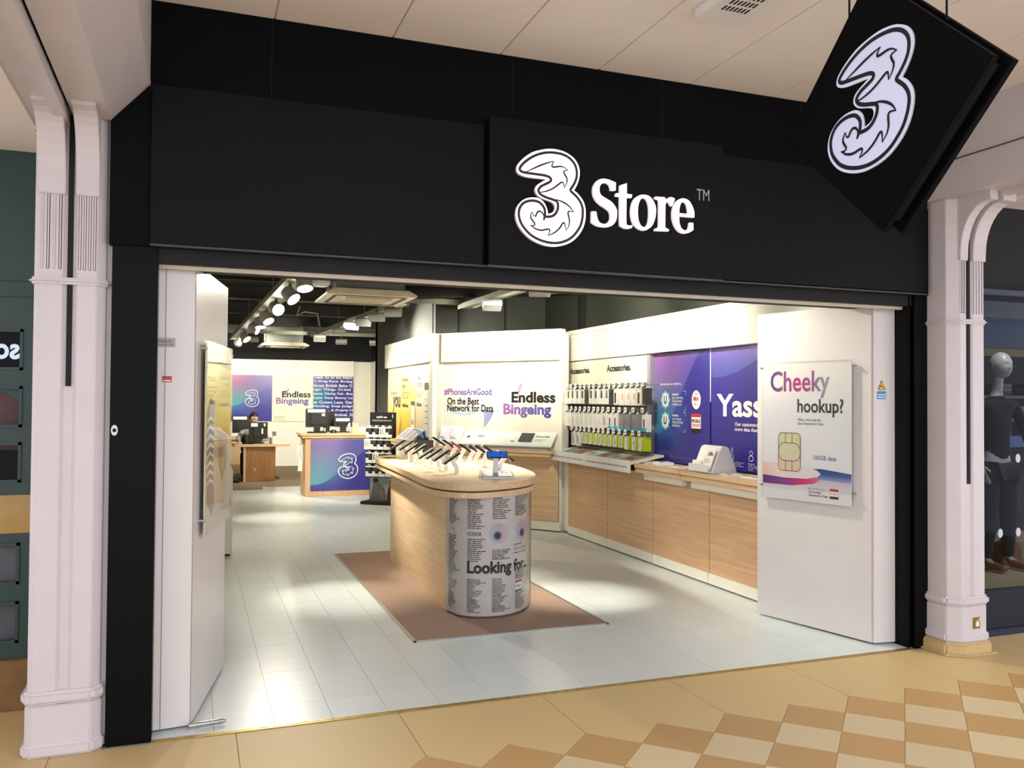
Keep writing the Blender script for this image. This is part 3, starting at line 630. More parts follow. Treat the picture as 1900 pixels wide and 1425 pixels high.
sc_ = struct(box('ceiling', -.5, 5.0, .3, 16.5, 3.1, 3.2, SHOPCEIL), 'black painted open ceiling of the shop')
for y in (5.75, 8.1, 10.2, 12.4, 14.5):
    MB().box(-.36, 4.5, y-.05, y+.05, 2.92, 2.95).box(-.36, 4.5, y-.008, y+.008, 2.95, 3.1).build('ceiling_joist', JOIST, sc_)
for y in (4.3, 6.9, 9.1, 11.3): box('ceiling_joist', -.36, 4.5, y-.03, y+.03, 3.02, 3.1, mat('black_steel', '1d1e1b', .6), sc_)
# duct and pipes at ceiling
MB().tube([(1.9, 6.2, 2.95), (2.6, 6.0, 2.9), (3.6, 5.6, 2.95), (4.4, 5.4, 2.98)], .12, 12).build('flexible_duct', BLACKM, sc_, smooth=True)
MB().tube([(.1, 3.4, 2.75), (.6, 3.9, 2.78), (1.3, 4.0, 2.85)], .012, 8).build('conduit', JOIST, sc_)
MB().tube([(1.55, 9.5, 3.0), (1.5, 9.5, 2.85), (1.62, 9.5, 2.92), (1.82, 9.5, 2.9), (1.86, 9.5, 2.7)], .012, 8).build('loose_cable', GREYP, sc_, smooth=True)
# inset brown mat under the island
mt_ = thing('floor_mat', 'brown carpet mat with a silver edge under the island table', 'mat', (1.355, 1.183, 0))
box('carpet', 0, 1.361, 0, 3.27, 0, .005, CARPET, mt_)
for a in ((-.012, 1.373, -.012, .004), (-.012, 1.373, 3.266, 3.282), (-.012, .004, -.012, 3.282), (1.357, 1.373, -.012, 3.282)): box('edge_trim', a[0], a[1], a[2], a[3], 0, .0075, STEEL, mt_, bev=.001)
c2 = thing('carpet_area', 'grey-brown carpet under the desks at the back', 'carpet', (0, 0, 0))
MB().prism([(-.35, 10.95), (1.14, 10.95), (1.16, 11.42), (3.99, 11.42), (3.99, 16.15), (-.35, 16.15)], 0, .006).build('pile', CARPETG, c2)
MB().box(-.35, 1.14, 10.93, 10.95, 0, .008).box(1.16, 3.99, 11.40, 11.42, 0, .008).build('edge_trim', STEEL, c2)
# ================================================================== RIGHT WALL UNITS
# frame: local x runs towards the viewer (world -Y), local -y faces into the shop (world -X)
UX = lambda y: 5.6-y
ru = thing('wall_unit', 'white canopy, slatwall and blue graphic panels along the accessories wall', 'wall unit', (4.40, 5.6, 0), -90)
hdr = MB().box(.18, 3.0, -.07, .1, 2.035, 2.36).build('canopy', WHITE, ru, bev=.003)
MB().box(2.225-.0, 5.35, -.072, .1, 2.035, 2.36).build('canopy', WHITE, ru, bev=.003)
MB().box(.06, 5.35, -.085, .1, 2.355, 2.405).build('cornice', WHITE, ru, bev=.003)
MB().box(.0, .2, .0, .1, .0, 2.36).build('end_panel', WHITE, ru); MB().box(.40, .46, -.24, .1, 0, .9).build('end_panel', WHITE, ru)
PURP = wave('blue_purple_print', '8f5aa8', '4a3f9c', '2f86a8', '2f6aa6', '2f2a8c', .25, 1.05)
PURP2 = wave('deep_blue_print', '6a58aa', '4a429e', '4a50a0', '332c90', '2c2688', .75, 1.2)
gp = box('graphic_panel', 2.14, 3.145, -.0, .02, .955, 2.04, PURP, ru)
gp2 = box('graphic_panel', 3.15, 4.9, -.0, .02, .955, 2.04, PURP2, ru)
box('panel_joint', 3.144, 3.152, -.006, .0, 1.55, 2.04, WPLAST, ru); box('panel_joint', 3.144, 3.152, -.004, .0, .955, 1.55, BLACK, ru)
box('upright', 2.07, 2.135, -.05, .02, .955, 2.04, mat('grey_lilac_upright', '97959c', .4), ru); box('slotted_upright', 2.062, 2.07, -.03, .02, 1.05, 2.04, BLACKM, ru)
text('print', "Don't just take our word for it...", WINK, ru, 2.255, 1.705, .40, .03, y=-.003, bold=.006, res=2)
def award(x, z, l1, l2):
    pts = []
    for i in range(16):
        rr = .088 if i % 2 == 0 else .070; pts.append((x+rr*math.cos(2*math.pi*i/16), z+rr*1.08*math.sin(2*math.pi*i/16)))
    shape('award_star', [pts], mat('aqua_print', '8fd4dc', .4, var=0), ru, y=-.002)
    shape('award_disc', [ell(x, z, .062, .066)], WINK, ru, y=-.003)
    text('award_letter', 'U', mat('navy_print', '2a2f7e', .4, var=0), ru, x-.028, z-.038, .056, .08, y=-.004, bold=.012)
    text('print', 'uSwitch', WINK, ru, x+.13, z+.045, .11, .022, y=-.003, res=2, bold=.008); text('print', l1+'\n'+l2, WINK, ru, x+.13, z-.055, .20, .085, y=-.003, res=2)
    mb = MB(); ribbon(mb, [(x+.33, z+.085), (x+.375, z+.085), (x+.375, z+.05)], .006, -.003); ribbon(mb, [(x+.33, z-.10), (x+.375, z-.10), (x+.375, z-.065)], .006, -.003); mb.build('bracket_print', mat('pale_blue_print', '9fb8dc', .4, var=0), ru)
award(2.355, 1.565, 'BEST NETWORK\nFOR ROAMING', 'WINNER 2018'); award(2.355, 1.36, 'MOST POPULAR\nMOBILE NETWORK', 'WINNER 2018')
shape('award_oval', [ell(2.91, 1.567, .075, .088)], WINK, ru, y=-.002); text('award_letter', 'MIA', RED, ru, 2.862, 1.555, .095, .045, y=-.003, bold=.015); text('print', 'BEST\nNETWORK', INKG, ru, 2.88, 1.515, .06, .03, y=-.003, res=2); box('print_bar', 2.88, 2.94, -.0035, -.0025, 1.62, 1.626, INK, ru)
shape('award_plate', [rrect(2.83, 2.99, 1.28, 1.435, .012)], WINK, ru, y=-.002); shape('award_plate_top', [rrect(2.83, 2.99, 1.405, 1.438, .01)], RED, ru, y=-.003); shape('award_plate_foot', [[(2.83, 1.262), (2.99, 1.262), (2.99, 1.30), (2.83, 1.30)]], INK, ru, y=-.003)
text('award_letter', 'MOBILE', INK, ru, 2.837, 1.355, .145, .033, y=-.003, bold=.012, res=2); text('award_letter', 'CHOICE', RED, ru, 2.837, 1.315, .145, .03, y=-.003, bold=.012, res=2)
text('headline', 'Yasss', WINK, ru, 3.245, 1.42, .80, .20, y=-.003, bold=.009)
text('print', 'Our customers use 3x\nmore data than the rest', WINK, ru, 3.52, 1.30, .5, .075, y=-.003, bold=.006, res=2)
for xx, ic in ((3.46, 0), (3.72, 1)):
    mb = MB()
    if ic == 0: ribbon(mb, [(xx, 1.08), (xx+.02, 1.12), (xx+.04, 1.08), (xx+.04, 1.05), (xx, 1.05)], .005, -.003, True); ribbon(mb, ell(xx+.02, 1.135, .012, .016, 12), .004, -.003, True)
    else: ribbon(mb, ell(xx+.03, 1.075, .03, .022, 16), .005, -.003, True); ribbon(mb, ell(xx+.03, 1.12, .02, .02, 16), .004, -.003, True)
    mb.build('icon_print', WINK, ru)
    text('print', 'London Underground\nFree WiFi at 250\nunderground stations\nto enjoy' if ic == 0 else 'Roam\nCall and data\nat no extra\ncost', WINK, ru, xx-.01, .975, .2, .06, y=-.003, res=2)
# slatwall
SL0, SL1 = .22, 2.062
for k in range(14): box('slat', SL0, SL1, -.03+.0, -.012, 1.03+k*.052, 1.03+k*.052+.040, SLAT, ru, bev=.003)
box('slat_backing', SL0, SL1, -.012, .02, .96, 1.76, mat('dark_slot', '4e4e48', .6), ru)
for a, c in ((.1, 1.112), (1.115, 2.06)):
    o = box('sign_panel', a, c, -.045, -.03, 1.745, 2.03, CREAMP, ru)
text('sign_text', 'Accessories.', INK, ru, .15, 1.875, .57, .075, y=-.046, bold=.016); text('sign_text', 'Accessories.', INK, ru, 1.15, 1.875, .57, .08, y=-.046, bold=.016)
# oak fronts, plinth, worktop
GAPB = mat('shadow_gap_brown', '6b4c30', .7)
for i, (a, c) in enumerate(((.64, 1.65), (1.655, 2.60), (2.605, 3.55), (3.555, 5.2))):
    k_ = thing('base_cabinet', 'oak fronted base cabinet along the accessories wall, %s from the white end post' % ['first', 'second', 'third', 'fourth'][i], 'cabinet', (4.40, 5.6, 0), -90, 'oak cabinets along the accessories wall')
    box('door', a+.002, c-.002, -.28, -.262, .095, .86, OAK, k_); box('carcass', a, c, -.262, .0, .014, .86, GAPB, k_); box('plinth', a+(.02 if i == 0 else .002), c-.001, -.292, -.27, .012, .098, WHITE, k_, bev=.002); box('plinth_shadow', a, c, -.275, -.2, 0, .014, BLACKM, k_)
box('end_post', .47, .64, -.275, -.2, 0.02, .9, WHITE, ru)
for a, c, l_ in ((2.39, 3.22, 'oak worktop section joining the lipped shelf'), (3.228, 5.1, 'oak worktop section carrying the white leaflet stand')):
    k_ = thing('worktop', l_, 'worktop', (4.40, 5.6, 0), -90)
    MB().box(a, c, -.37, -.001, .905, .945).build('board', OAKY, k_, bev=.002); MB().box(a, c, -.36, -.001, .862, .900).build('lower_edge', OAKY, k_, bev=.002); box('shadow_gap', a, c, -.355, -.001, .899, .906, GAPB, k_)
    box('white_rail', a+.12, c-.02, -.33, -.285, .80, .861, WHITE, k_)
# accessory shelf with a white lip
sh = thing('leaflet_shelf', 'white lipped shelf full of leaflets under the hanging accessories', 'shelf', (4.40, 5.6, 0), -90)
MB().prism([(-.40, .93), (-.03, 1.0), (-.03, 1.02), (-.40, .95)][::-1], .45, 2.38, axis='x').build('shelf_board', WHITE, sh)
for a, c in ((.45, 1.36), (1.365, 2.385)):
    MB().box(a, c, -.418, -.402, .85, .968).build('lip', WPLAST, sh, bev=.004)
    text('lip_print', "Can't see what you're after? Ask staff about our range of accessories.", INKG, sh, a+.04, .893, c-a-.08, .026, y=-.4192, res=1, bold=.004)
for i, (a, c, col) in enumerate(((.62, .86, '9a948a'), (.9, 1.12, 'a8775f'), (1.2, 1.45, 'b9c6c0'), (1.5, 1.72, '8f6f5c'), (1.76, 2.0, 'c9c2b4'), (2.04, 2.3, 'a58d78'))):
    t = thing('leaflet', 'leaflet lying on the lipped shelf, %s from the white end post' % ['first', 'second', 'third', 'fourth', 'fifth', 'sixth'][i], 'leaflet', (4.40-.22, 5.6-(a+c)/2, 0.986), -90, 'leaflets on the lipped shelf')
    MB().prism([(-.13, -.0225), (.13, .0265), (.13, .0295), (-.13, -.0195)][::-1], -(c-a)/2, (c-a)/2, axis='x').build('sheet', mat('leaflet_%d' % i, col, .45, var=.35, scale=14), t)
    MB().prism([(-.10, -.0138), (-.03, -.0006), (-.03, .0002), (-.10, -.013)][::-1], -.07, .05, axis='x').build('printed_block', INKG if i % 2 else BLUEINK, t)
ORD = ['first', 'second', 'third', 'fourth', 'fifth', 'sixth', 'seventh', 'eighth', 'ninth', 'tenth', 'eleventh', 'twelfth', 'thirteenth', 'fourteenth', 'fifteenth', 'sixteenth']
TAGY = {0: [5.143, 5.023, 4.891, 4.756, 4.646, 4.526, 4.406, 4.262, 4.138, 4.033, 3.916, 3.786, 3.656, 3.531, 3.408, 3.304],
        1: [5.13, 4.997, 4.875, 4.761, 4.632, 4.523, 4.4, 4.291, 4.176, 4.046, 3.922, 3.787, 3.657, 3.493, 3.302],
        2: [4.991, 4.857, 4.746, 4.637, 4.52, 4.39, 4.278, 4.166, 4.044, 3.922, 3.789, 3.659, 3.50, 3.365]}
HZ = [1.715, 1.455, 1.225]
GREEN = mat('lime_green_card', 'a9bd1e', .4, var=.03); TURQ = mat('turquoise_card', '2a9fc4', .4, var=.03); DGREY = mat('dark_grey_card', '3d3b3a', .45); LGREY = mat('light_grey_card', 'b9b6b0', .45); OFFW = mat('off_white_card', 'dcdad2', .4, var=.03)
BGREY = mat('blue_grey_card', '7d8688', .4)
# kinds: (word, body, w, h, d, list of prints (x0,x1,z0,z1,mat) as fractions)
KINDS = {
 'case': ('white and grey phone case box', OFFW, .078, .165, .07, [(.25, .95, .45, .95, LGREY), (.5, .9, .4, .9, DGREY)]),
 'dark': ('black phone case box', DGREY, .06, .165, .07, [(.1, .9, .1, .9, BPLAST)]),
 'phone': ('white box with a black phone picture', OFFW, .07, .17, .05, [(.2, .65, .1, .75, BPLAST)]),
 'rose': ('white box with a pale pink picture', OFFW, .08, .175, .06, [(.55, .95, .35, .7, mat('pale_pink_print', 'd9a595', .5, var=0))]),
 'card': ('pale blue and white cable pack', OFFW, .085, .17, .045, [(.1, .9, .9, .97, mat('pale_blue_print2', 'a9c6cf', .5, var=0)), (.3, .4, .3, .75, LGREY), (.6, .7, .25, .6, LGREY)]),
 'blue': ('white earphone box with a turquoise foot', OFFW, .07, .175, .06, [(0, 1, 0, .22, TURQ), (.3, .65, .25, .72, mat('violet_print', '4a4678', .5, var=0))]),
 'grey': ('grey earphone box with a turquoise foot', BGREY, .08, .175, .07, [(0, 1, 0, .22, TURQ), (.3, .65, .25, .72, mat('coral_print', 'b8505a', .5, var=0))]),
 'green': ('white and lime green cable box', GREEN, .075, .125, .06, [(0, .7, 0, 1, OFFW), (.2, .5, .15, .8, LGREY)]),
 'lime': ('wide lime green charger box', GREEN, .085, .14, .09, [(0, .62, 0, 1, OFFW), (.25, .5, .45, .65, BPLAST), (.35, .4, .2, .45, INKG)]),
 'strip': ('white pack with black strip picture', OFFW, .075, .16, .04, [(.2, .32, .2, .85, DGREY), (.55, .7, .15, .7, DGREY)]),
}
ROWS = [['case', 'case', 'case', 'case', 'dark', 'case', 'case', 'case', 'case', 'dark', 'phone', 'rose', 'rose', 'rose', 'phone', 'dark'],
        ['card', 'card', 'card', 'card', 'card', 'card', 'card', 'card', 'strip', 'blue', 'blue', 'grey', 'grey', 'grey', 'blue'],
        ['strip', 'strip', 'green', 'green', 'green', 'green', 'green', 'green', 'green', 'green', 'green', 'lime', 'lime', 'lime']]
proto = {}
def make_pack(kind):
    word, body, w, h, d, prints = KINDS[kind]
    if not kind.startswith('tech'): w *= 1.22
    t = bpy.data.objects.new('hanging_pack', None); COL.objects.link(t); t.empty_display_size = .05
    kids = [box('carton', -w/2, w/2, -d/2, d/2, -h, 0, body, t, bev=.0015)]
    kids.append(MB().prism([(-.018, 0), (.018, 0), (.014, .022), (-.014, .022)], -.001, .001, axis='y').build('hang_tab', OFFW, t))
    for (a, c, e, g, m_) in prints:
        q = box('printed_panel', -w/2+a*w, -w/2+c*w, -d/2-.0008, -d/2+.0005, -h+e*h, -h+g*h, m_, t); kids.append(q)
    return t, kids
def place_pack(kind, loc, rz, label, group):
    if kind not in proto:
        t, kids = make_pack(kind); proto[kind] = kids
    else:
        t = bpy.data.objects.new('hanging_pack', None); COL.objects.link(t); t.empty_display_size = .05
        for q in proto[kind]:
            c = q.copy(); COL.objects.link(c); c.parent = t
    t.location = loc; t.rotation_euler = (0, 0, R(rz)); tag(t, label, 'pack', group); return t
rowname = ['top', 'middle', 'bottom']
hook0 = None
for rw in range(3):
    for i, (yy, kd) in enumerate(zip(TAGY[rw], ROWS[rw])):
        if hook0 is None:
            hook0 = MB().tube([(0, -.012, 0), (0, -.20, 0), (0, -.205, .008)], .003, 6).build('hook', STEEL, ru)
            tg0 = box('price_tag', -.027, .027, -.212, -.209, -.018, .032, PAPER, hook0); tp0 = box('price_print', -.011, .011, -.2128, -.2115, .0, .014, INKG, hook0)
            hk = hook0
        else:
            hk = hook0.copy(); COL.objects.link(hk)
            for q in (tg0, tp0): c = q.copy(); COL.objects.link(c); c.parent = hk
        hk.location = (UX(yy), -.02, HZ[rw])
        d = KINDS[kd][4]
        place_pack(kd, (4.40-.025-.185+d/2, yy, HZ[rw]-.012-.022+.0), -90, '%s, %s from left on the slatwall %s row' % (KINDS[kd][0], ORD[i], rowname[rw]), 'packs hanging on the slatwall')
# SIM leaflet stand and papers on the worktop
st = thing('sim_stand', 'white wedge shaped leaflet stand reading SIMs on the oak worktop', 'leaflet stand', (4.19, 2.07, .945), -90)
MB().prism([(-.13, 0), (.13, 0), (.055, .20), (.035, .225), (.0, .232), (-.03, .225), (-.045, .20)], -.16, .14, axis='x').build('body', WPLAST, st, bev=.006)
MB().box(-.165, .13, -.16, -.15, .015, .075).box(-.165, .13, -.15, -.11, .01, .02).build('pocket', WPLAST, st, bev=.002)
sp_ = MB(); Mx = Matrix.Translation((0, -.135, .02)) @ Matrix.Rotation(R(-21), 4, 'X')
sp_.box(-.01, .125, -.006, -.002, .0, .2, Mx); o = sp_.build('leaflet_card', PAPER, st)
sp2 = MB(); sp2.box(-.16, -.02, -.012, -.004, .0, .085, Mx).build('leaflet_card', PAPER, st)
def tilt_text(name, body, mt, parent, x, z, w, h, M, off, **kw):
    text(name, body, mt, parent, x, z, w, h, bend=lambda a, yy, c: M @ Vector((a, off, c)), **kw)
tilt_text('print', 'SIMs', INK, st, .03, .135, .075, .035, Mx, -.0068, bold=.01); tilt_text('print', 'Pay As You Go', INKG, st, .03, .175, .06, .008, Mx, -.0068, res=1)
tilt_text('print', '0000', mat('pink_print', 'cfa3b4', .5, var=0), st, .0, .07, .085, .04, Mx, -.0068)
for i, (x, y, a, lab) in enumerate(((4.22, 3.30, 12, 'thin stack of leaflets at the slatwall end of the worktop'), (4.22, 2.98, -14, 'thick stack of leaflets in the middle of the worktop'), (4.20, 2.62, 20, 'single leaflet fanned out beside the white stand'), (4.17, 1.80, -20, 'loose leaflet on the viewer side of the white stand'), (4.20, 1.52, 10, 'loose paper at the door end of the worktop'))):
    t = thing('leaflet_stack', lab, 'leaflets', (x, y, .945), -90+a)
    n = (4, 7, 1, 2, 2)[i]
    MB().box(-.10, .10, -.075, .075, 0, .0035*n).build('pages', PAPER, t); box('cover', -.10, .10, -.075, .075, .0035*n, .0035*n+.001, PAPER, t); MB().box(-.02, .05, -.04, .0, .0035*n+.001, .0035*n+.0016).build('cover_print', INKG, t)
# ================================================================== ANGLED WALL UNIT (Endless Bingeing)
A2, B2 = Vector((4.07, 5.08)), Vector((2.98, 6.43)); L2 = (A2-B2).length
rz2 = math.degrees(math.atan2(A2.y-B2.y, A2.x-B2.x))
w2 = thing('wall_unit', 'angled white display wall reading Endless Bingeing above the oak ledge', 'wall unit', (B2.x, B2.y, 0), rz2)
MB().box(-.0, L2+.0, .0, .12, 2.36, 2.405).build('cornice', WHITE, w2, bev=.003)
MB().box(.0, L2-.025, .0, .12, 2.035, 2.36).build('canopy', WHITE, w2, bev=.003)
for a, c in ((.0, .845), (.849, 1.70)): box('graphic_panel', a, c, .05, .08, .95, 2.04, mat('ivory_print', 'ece5d6', .35, var=.01), w2)
MB().box(1.70, L2, .03, .21, .0, 2.36).build('end_panel', WHITE, w2, bev=.003)
MB().box(-.16, .0, .04, .12, .0, 2.40).build('end_panel', WHITE, w2, bev=.003)
LILAC = grad('lilac_swoosh', 0, [(0, 'cfdde6'), (.5, 'bccbe0'), (1, '8a86b8')], .4)
shape('swoosh_print', [smooth_poly([(-.01, 1.535, 1), (.05, 1.46), (.16, 1.385), (.30, 1.355), (.42, 1.37), (.54, 1.42), (.62, 1.40), (.63, 1.30), (.625, 1.20, 1), (.70, 1.28), (.78, 1.42), (.79, 1.60), (.775, 1.42), (.70, 1.42), (.55, 1.435), (.40, 1.395), (.28, 1.40), (.12, 1.45), (.04, 1.50)], True, 3)], LILAC, w2, y=.0485)
text('headline', '#PhonesAreGood', PURPINK, w2, .02, 1.605, .72, .095, y=.048, bold=.010)
text('headline', 'On the Best', INK, w2, .071, 1.492, .487, .092, y=.0475, bold=.010)
text('headline', 'Network for Data', INK, w2, .071, 1.404, .70, .092, y=.0475, bold=.010)
shape('swoosh_print', [smooth_poly([(1.02, 1.55, 1), (1.06, 1.66), (1.12, 1.73), (1.205, 1.77, 1), (1.17, 1.72), (1.15, 1.64), (1.10, 1.62), (1.05, 1.60)], True, 3)], grad('plum_swoosh', 0, [(0, 'd8cfe0'), (1, '8a6a98')], .4), w2, y=.0485)
mb = MB(); ribbon(mb, smooth_poly([(1.28, 1.56), (1.42, 1.62), (1.55, 1.645), (1.69, 1.62)], False, 5), .008, .0485); mb.build('swoosh_line', mat('pale_lilac_line', 'b9c4d4', .4, var=0), w2)
text('headline', 'Endless', INK, w2, 1.03, 1.522, .61, .135, y=.048, bold=.013); text('headline', 'Bingeing', PURPINK, w2, .914, 1.34, .67, .172, y=.047, bold=.013)
k_ = thing('base_cabinet', 'oak fronted base cabinet under the angled display wall', 'cabinet', (B2.x, B2.y, 0), rz2)
box('carcass', .0, 1.698, .03, .12, .014, .88, GAPB, k_)
for a, c in ((.0, .86), (.863, 1.698)): box('door', a, c, .012, .03, .115, .88, OAKY, k_)
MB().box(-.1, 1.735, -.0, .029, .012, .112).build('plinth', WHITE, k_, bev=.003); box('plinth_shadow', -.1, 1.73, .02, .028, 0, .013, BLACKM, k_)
k_ = thing('worktop', 'oak ledge under the angled display wall', 'worktop', (B2.x, B2.y, 0), rz2)
MB().box(-.02, 1.69, -.15, .05, .925, .962).build('board', OAKY, k_, bev=.002); MB().box(-.02, 1.665, -.14, .05, .885, .921).build('lower_edge', OAKY, k_, bev=.002); box('shadow_gap', -.01, 1.65, -.13, .05, .92, .926, GAPB, k_)
dp = thing('sloped_display_board', 'long sloping white product board on the angled oak ledge', 'display board', (B2.x, B2.y, 0), rz2)
Ms = Matrix.Translation((0, -.15, 1.01)) @ Matrix.Rotation(math.atan2(.165, .17), 4, 'X')
hy = math.hypot(.165, .17)
MB().box(.39, 1.68, 0, hy, -.022, .0, Ms).build('board', WPLAST, dp, bev=.004); MB().box(.42, 1.65, .02, hy-.02, .0, .003, Ms).build('face_sheet', mat('mint_white_print', 'e6ece0', .4), dp)
MB().box(.45, 1.62, -.12, .04, .962, 1.0).build('bracket', GREYP, dp)
MB().box(1.22, 1.40, .06, .2, .003, .016, Ms).build('dark_tile', mat('charcoal_tile', '4a4b49', .5), dp, bev=.002); MB().box(1.11, 1.16, .06, .075, .003, .005, Ms).build('blue_print', BLUEINK, dp)
MB().box(.62, .72, .13, .2, .003, .03, Ms).build('white_block', WPLAST, dp, bev=.003); MB().box(.46, .50, .10, .14, .003, .004, Ms).build('dark_print', INKG, dp); MB().box(.775, .778, .02, hy-.02, .003, .005, Ms).build('joint_line', GREYP, dp)
Ms2 = Ms
text('print', 'Home Hub', INK, dp, 1.43, .14, .18, .03, bend=lambda a, yy, c: Ms2 @ Vector((a, c, .0045)), bold=.008); text('print', 'unlimited home\nbroadband', INKG, dp, 1.43, .075, .16, .04, bend=lambda a, yy, c: Ms2 @ Vector((a, c, .0045)), res=2)
bh = thing('brochure_holder', 'upright white holder with two mobile broadband brochures', 'brochure holder', (B2.x, B2.y, 0), rz2)
Mh = Matrix.Translation((0, -.08, .962)) @ Matrix.Rotation(R(-14), 4, 'X')
MB().box(.03, .36, .0, .012, 0, .265, Mh).box(.03, .36, -.03, .0, 0, .012, Mh).build('back', WPLAST, bh, bev=.003)
for a in (.04, .195):
    MB().box(a, a+.145, -.014, -.002, .012, .245, Mh).build('brochure', mat('cool_white_paper', 'dfe6ec', .4), bh)
    text('brochure_print', 'Mobile\nBroadband.', INK, bh, a+.008, .10, .09, .03, bend=lambda q, yy, c: Mh @ Vector((q, -.015, c)), res=2, bold=.008)
# ================================================================== YELLOW WALL UNIT
w3 = thing('wall_unit', 'yellow printed display wall under a bright white canopy behind the black stand', 'wall unit', (2.88, 9.35, 0), -90)
L3 = 2.70
MB().box(-.05, L3, -.0, .2, 2.045, 2.42).build('canopy', WHITE, w3, bev=.003)
MB().box(.0, L3+.02, .06, .2, 0, 2.05).build('backing', WHITE, w3)
YEL = [grad('orange_yellow_print', 2, [(0, 'd99a3a'), (.35, 'e0b056'), (.6, 'e8d0a0'), (1, 'ece2c4')]), grad('yellow_print', 2, [(0, 'b9a51e'), (.3, 'cdb83a'), (.7, 'e3d98e'), (1, 'efe9c4')]), grad('pale_yellow_print', 2, [(0, 'd8b0a0'), (.3, 'e8d2a8'), (1, 'f0ebd2')])]
edges = [.07, 1.0, 1.9, 2.62]
for i in range(3): box('graphic_panel', edges[i]+.004, edges[i+1]-.004, .03, .06, .98, 2.03, YEL[i], w3)
text('print', 'The ones for', INKG, w3, .25, 1.62, .5, .07, y=.028); text('print', 'you', INK, w3, .45, 1.36, .5, .24, y=.028, bold=.01)
text('print', 'Download\nfaster', INKG, w3, 1.08, 1.72, .38, .16, y=.028); text('print', 'the network for you\nwith more data\nthan ever before', INKG, w3, 1.08, 1.57, .48, .1, y=.028, res=2); text('print', '100GB data', INK, w3, 1.1, 1.44, .35, .05, y=.028, bold=.012)
text('print', 'Two', INKG, w3, 1.97, 1.82, .2, .07, y=.028); text('print', 'control', PURPFLAT, w3, 1.94, 1.73, .32, .08, y=.028); text('print', 'see what you use\nand what you\nspend today', INKG, w3, 1.94, 1.58, .36, .09, y=.028, res=2); text('print', '30GB data', INK, w3, 1.96, 1.46, .25, .05, y=.028, bold=.012)
for xx, z0, z1, hd_ in ((1.62, 1.05, 1.53, .06), (2.37, 1.0, 1.78, .1)):
    shape('phone_print', [rrect(xx, xx+.22, z0, z1, .03)], mat('pale_grey_print', 'e2ddd0', .4, var=0), w3, y=.028); shape('phone_print_top', [rrect(xx, xx+.22, z1-hd_, z1, .03)], mat('grey_print2', '5c5b55', .4, var=0), w3, y=.027)
for q in range(5): box('print_bar', 2.40, 2.40+(.09, .17, .15, .12, .17)[q], .0262, .0275, 1.55-q*.08, 1.56-q*.08, (RED if q < 3 else PURPFLAT), w3)
box('print_foot', 1.92, 2.6, .0262, .0275, 1.0, 1.05, PURPFLAT, w3); text('print', 'Hub', INKG, w3, 1.66, 1.2, .13, .08, y=.0265)
box('jamb', 2.64, 2.82, .02, .2, 0, 2.41, WHITE, w3)
k_ = thing('worktop', 'oak ledge under the yellow display wall', 'worktop', (2.88, 9.35, 0), -90)
MB().box(1.22, 2.62, -.18, .03, .945, .985).build('board', OAKY, k_, bev=.002); MB().box(1.22, 2.62, -.17, .03, .905, .94).build('lower_edge', OAKY, k_, bev=.002)
k_ = thing('base_cabinet', 'oak fronted base cabinet under the yellow display wall', 'cabinet', (2.88, 9.35, 0), -90)
box('door', 1.22, 2.62, .03, .06, .1, .905, OAKY, k_); box('plinth', 1.22, 2.62, .01, .06, 0, .1, WHITE, k_)
es = thing('exit_notice', 'small pale green exit notice on the white wall above the doorway', 'sign', (3.995, 13.15, 2.12), -90)
box('plate', 0, .25, -.006, 0, 0, .16, mat('pale_green_plate', 'bcd0a8', .5), es); box('picture', .02, .1, -.008, -.005, .02, .14, mat('mid_green_print', '8fb890', .5, var=0), es)
# lit sloping board and blue phone on that ledge
lb = thing('lit_info_board', 'white sloping lit information board on the ledge below the yellow panels', 'display board', (2.79, 7.28, .985), -90)
Mb = Matrix.Translation((0, -.08, .02)) @ Matrix.Rotation(R(38), 4, 'X')
MB().box(-.55, .35, 0, .24, -.02, 0, Mb).box(-.5, .3, .02, .10, -.05, -.02, Mb).build('board', WPLAST, lb, bev=.003)
for q in range(3): MB().box(-.48+q*.27, -.28+q*.27, .02, .22, .0, .002, Mb).build('printed_strip', mat('lilac_grey_print', 'b8b2c4', .4, var=0), lb)
bp_ = thing('curved_phone_display', 'glossy blue curved display on the ledge beside the white jamb', 'display', (2.80, 6.82, .985), -90)
pts = [(.02+.0*q, .0) for q in range(1)]
prof = [(-.05+.10*math.sin(q/8*1.2), .18*math.cos(q/8*1.2)) for q in range(9)]
poly = prof + [(a-.012, c-.01) for a, c in reversed(prof)]
MB().prism(poly, -.10, .08, axis='x').build('screen', mat('blue_screen', '3f86c8', .2, coat=.5), bp_, smooth=True)
MB().box(-.09, .07, .0, .07, 0, .07).build('foot', BPLAST, bp_, bev=.004)
# ================================================================== ISLAND TABLE
isl = thing('island_table', 'oak island table with a rounded end wrapped in printed words', 'table', (0, 0, 0))
top_out = smooth_poly([(1.717, 4.306), (1.68, 3.4), (1.637, 2.54), (1.607, 1.92), (1.68, 1.60), (1.855, 1.47), (2.106, 1.545), (2.33, 1.71), (2.5, 1.99), (2.63, 2.37), (2.72, 3.0), (2.74, 3.7), (2.70, 4.3), (2.55, 4.68), (2.3, 4.82), (2.02, 4.75), (1.82, 4.58)], True, 6)
cxy = (2.16, 3.0)
def inset(pl, d):
    out = []; m = len(pl)
    for i, q in enumerate(pl):
        a = Vector(pl[(i-1) % m]); c = Vector(pl[(i+1) % m]); t = (c-a).normalized(); out.append((q[0]-t.y*d, q[1]+t.x*d))
    return out
MB().prism(top_out, .918, .965).build('table_top', OAKY, isl, bev=.003)
MB().prism(inset(top_out, .02), .905, .918).build('shadow_gap', mat('dark_gap', '4a3826', .7), isl)
MB().prism(inset(top_out, .012), .866, .905).build('table_top_lower_edge', OAKY, isl, bev=.002)
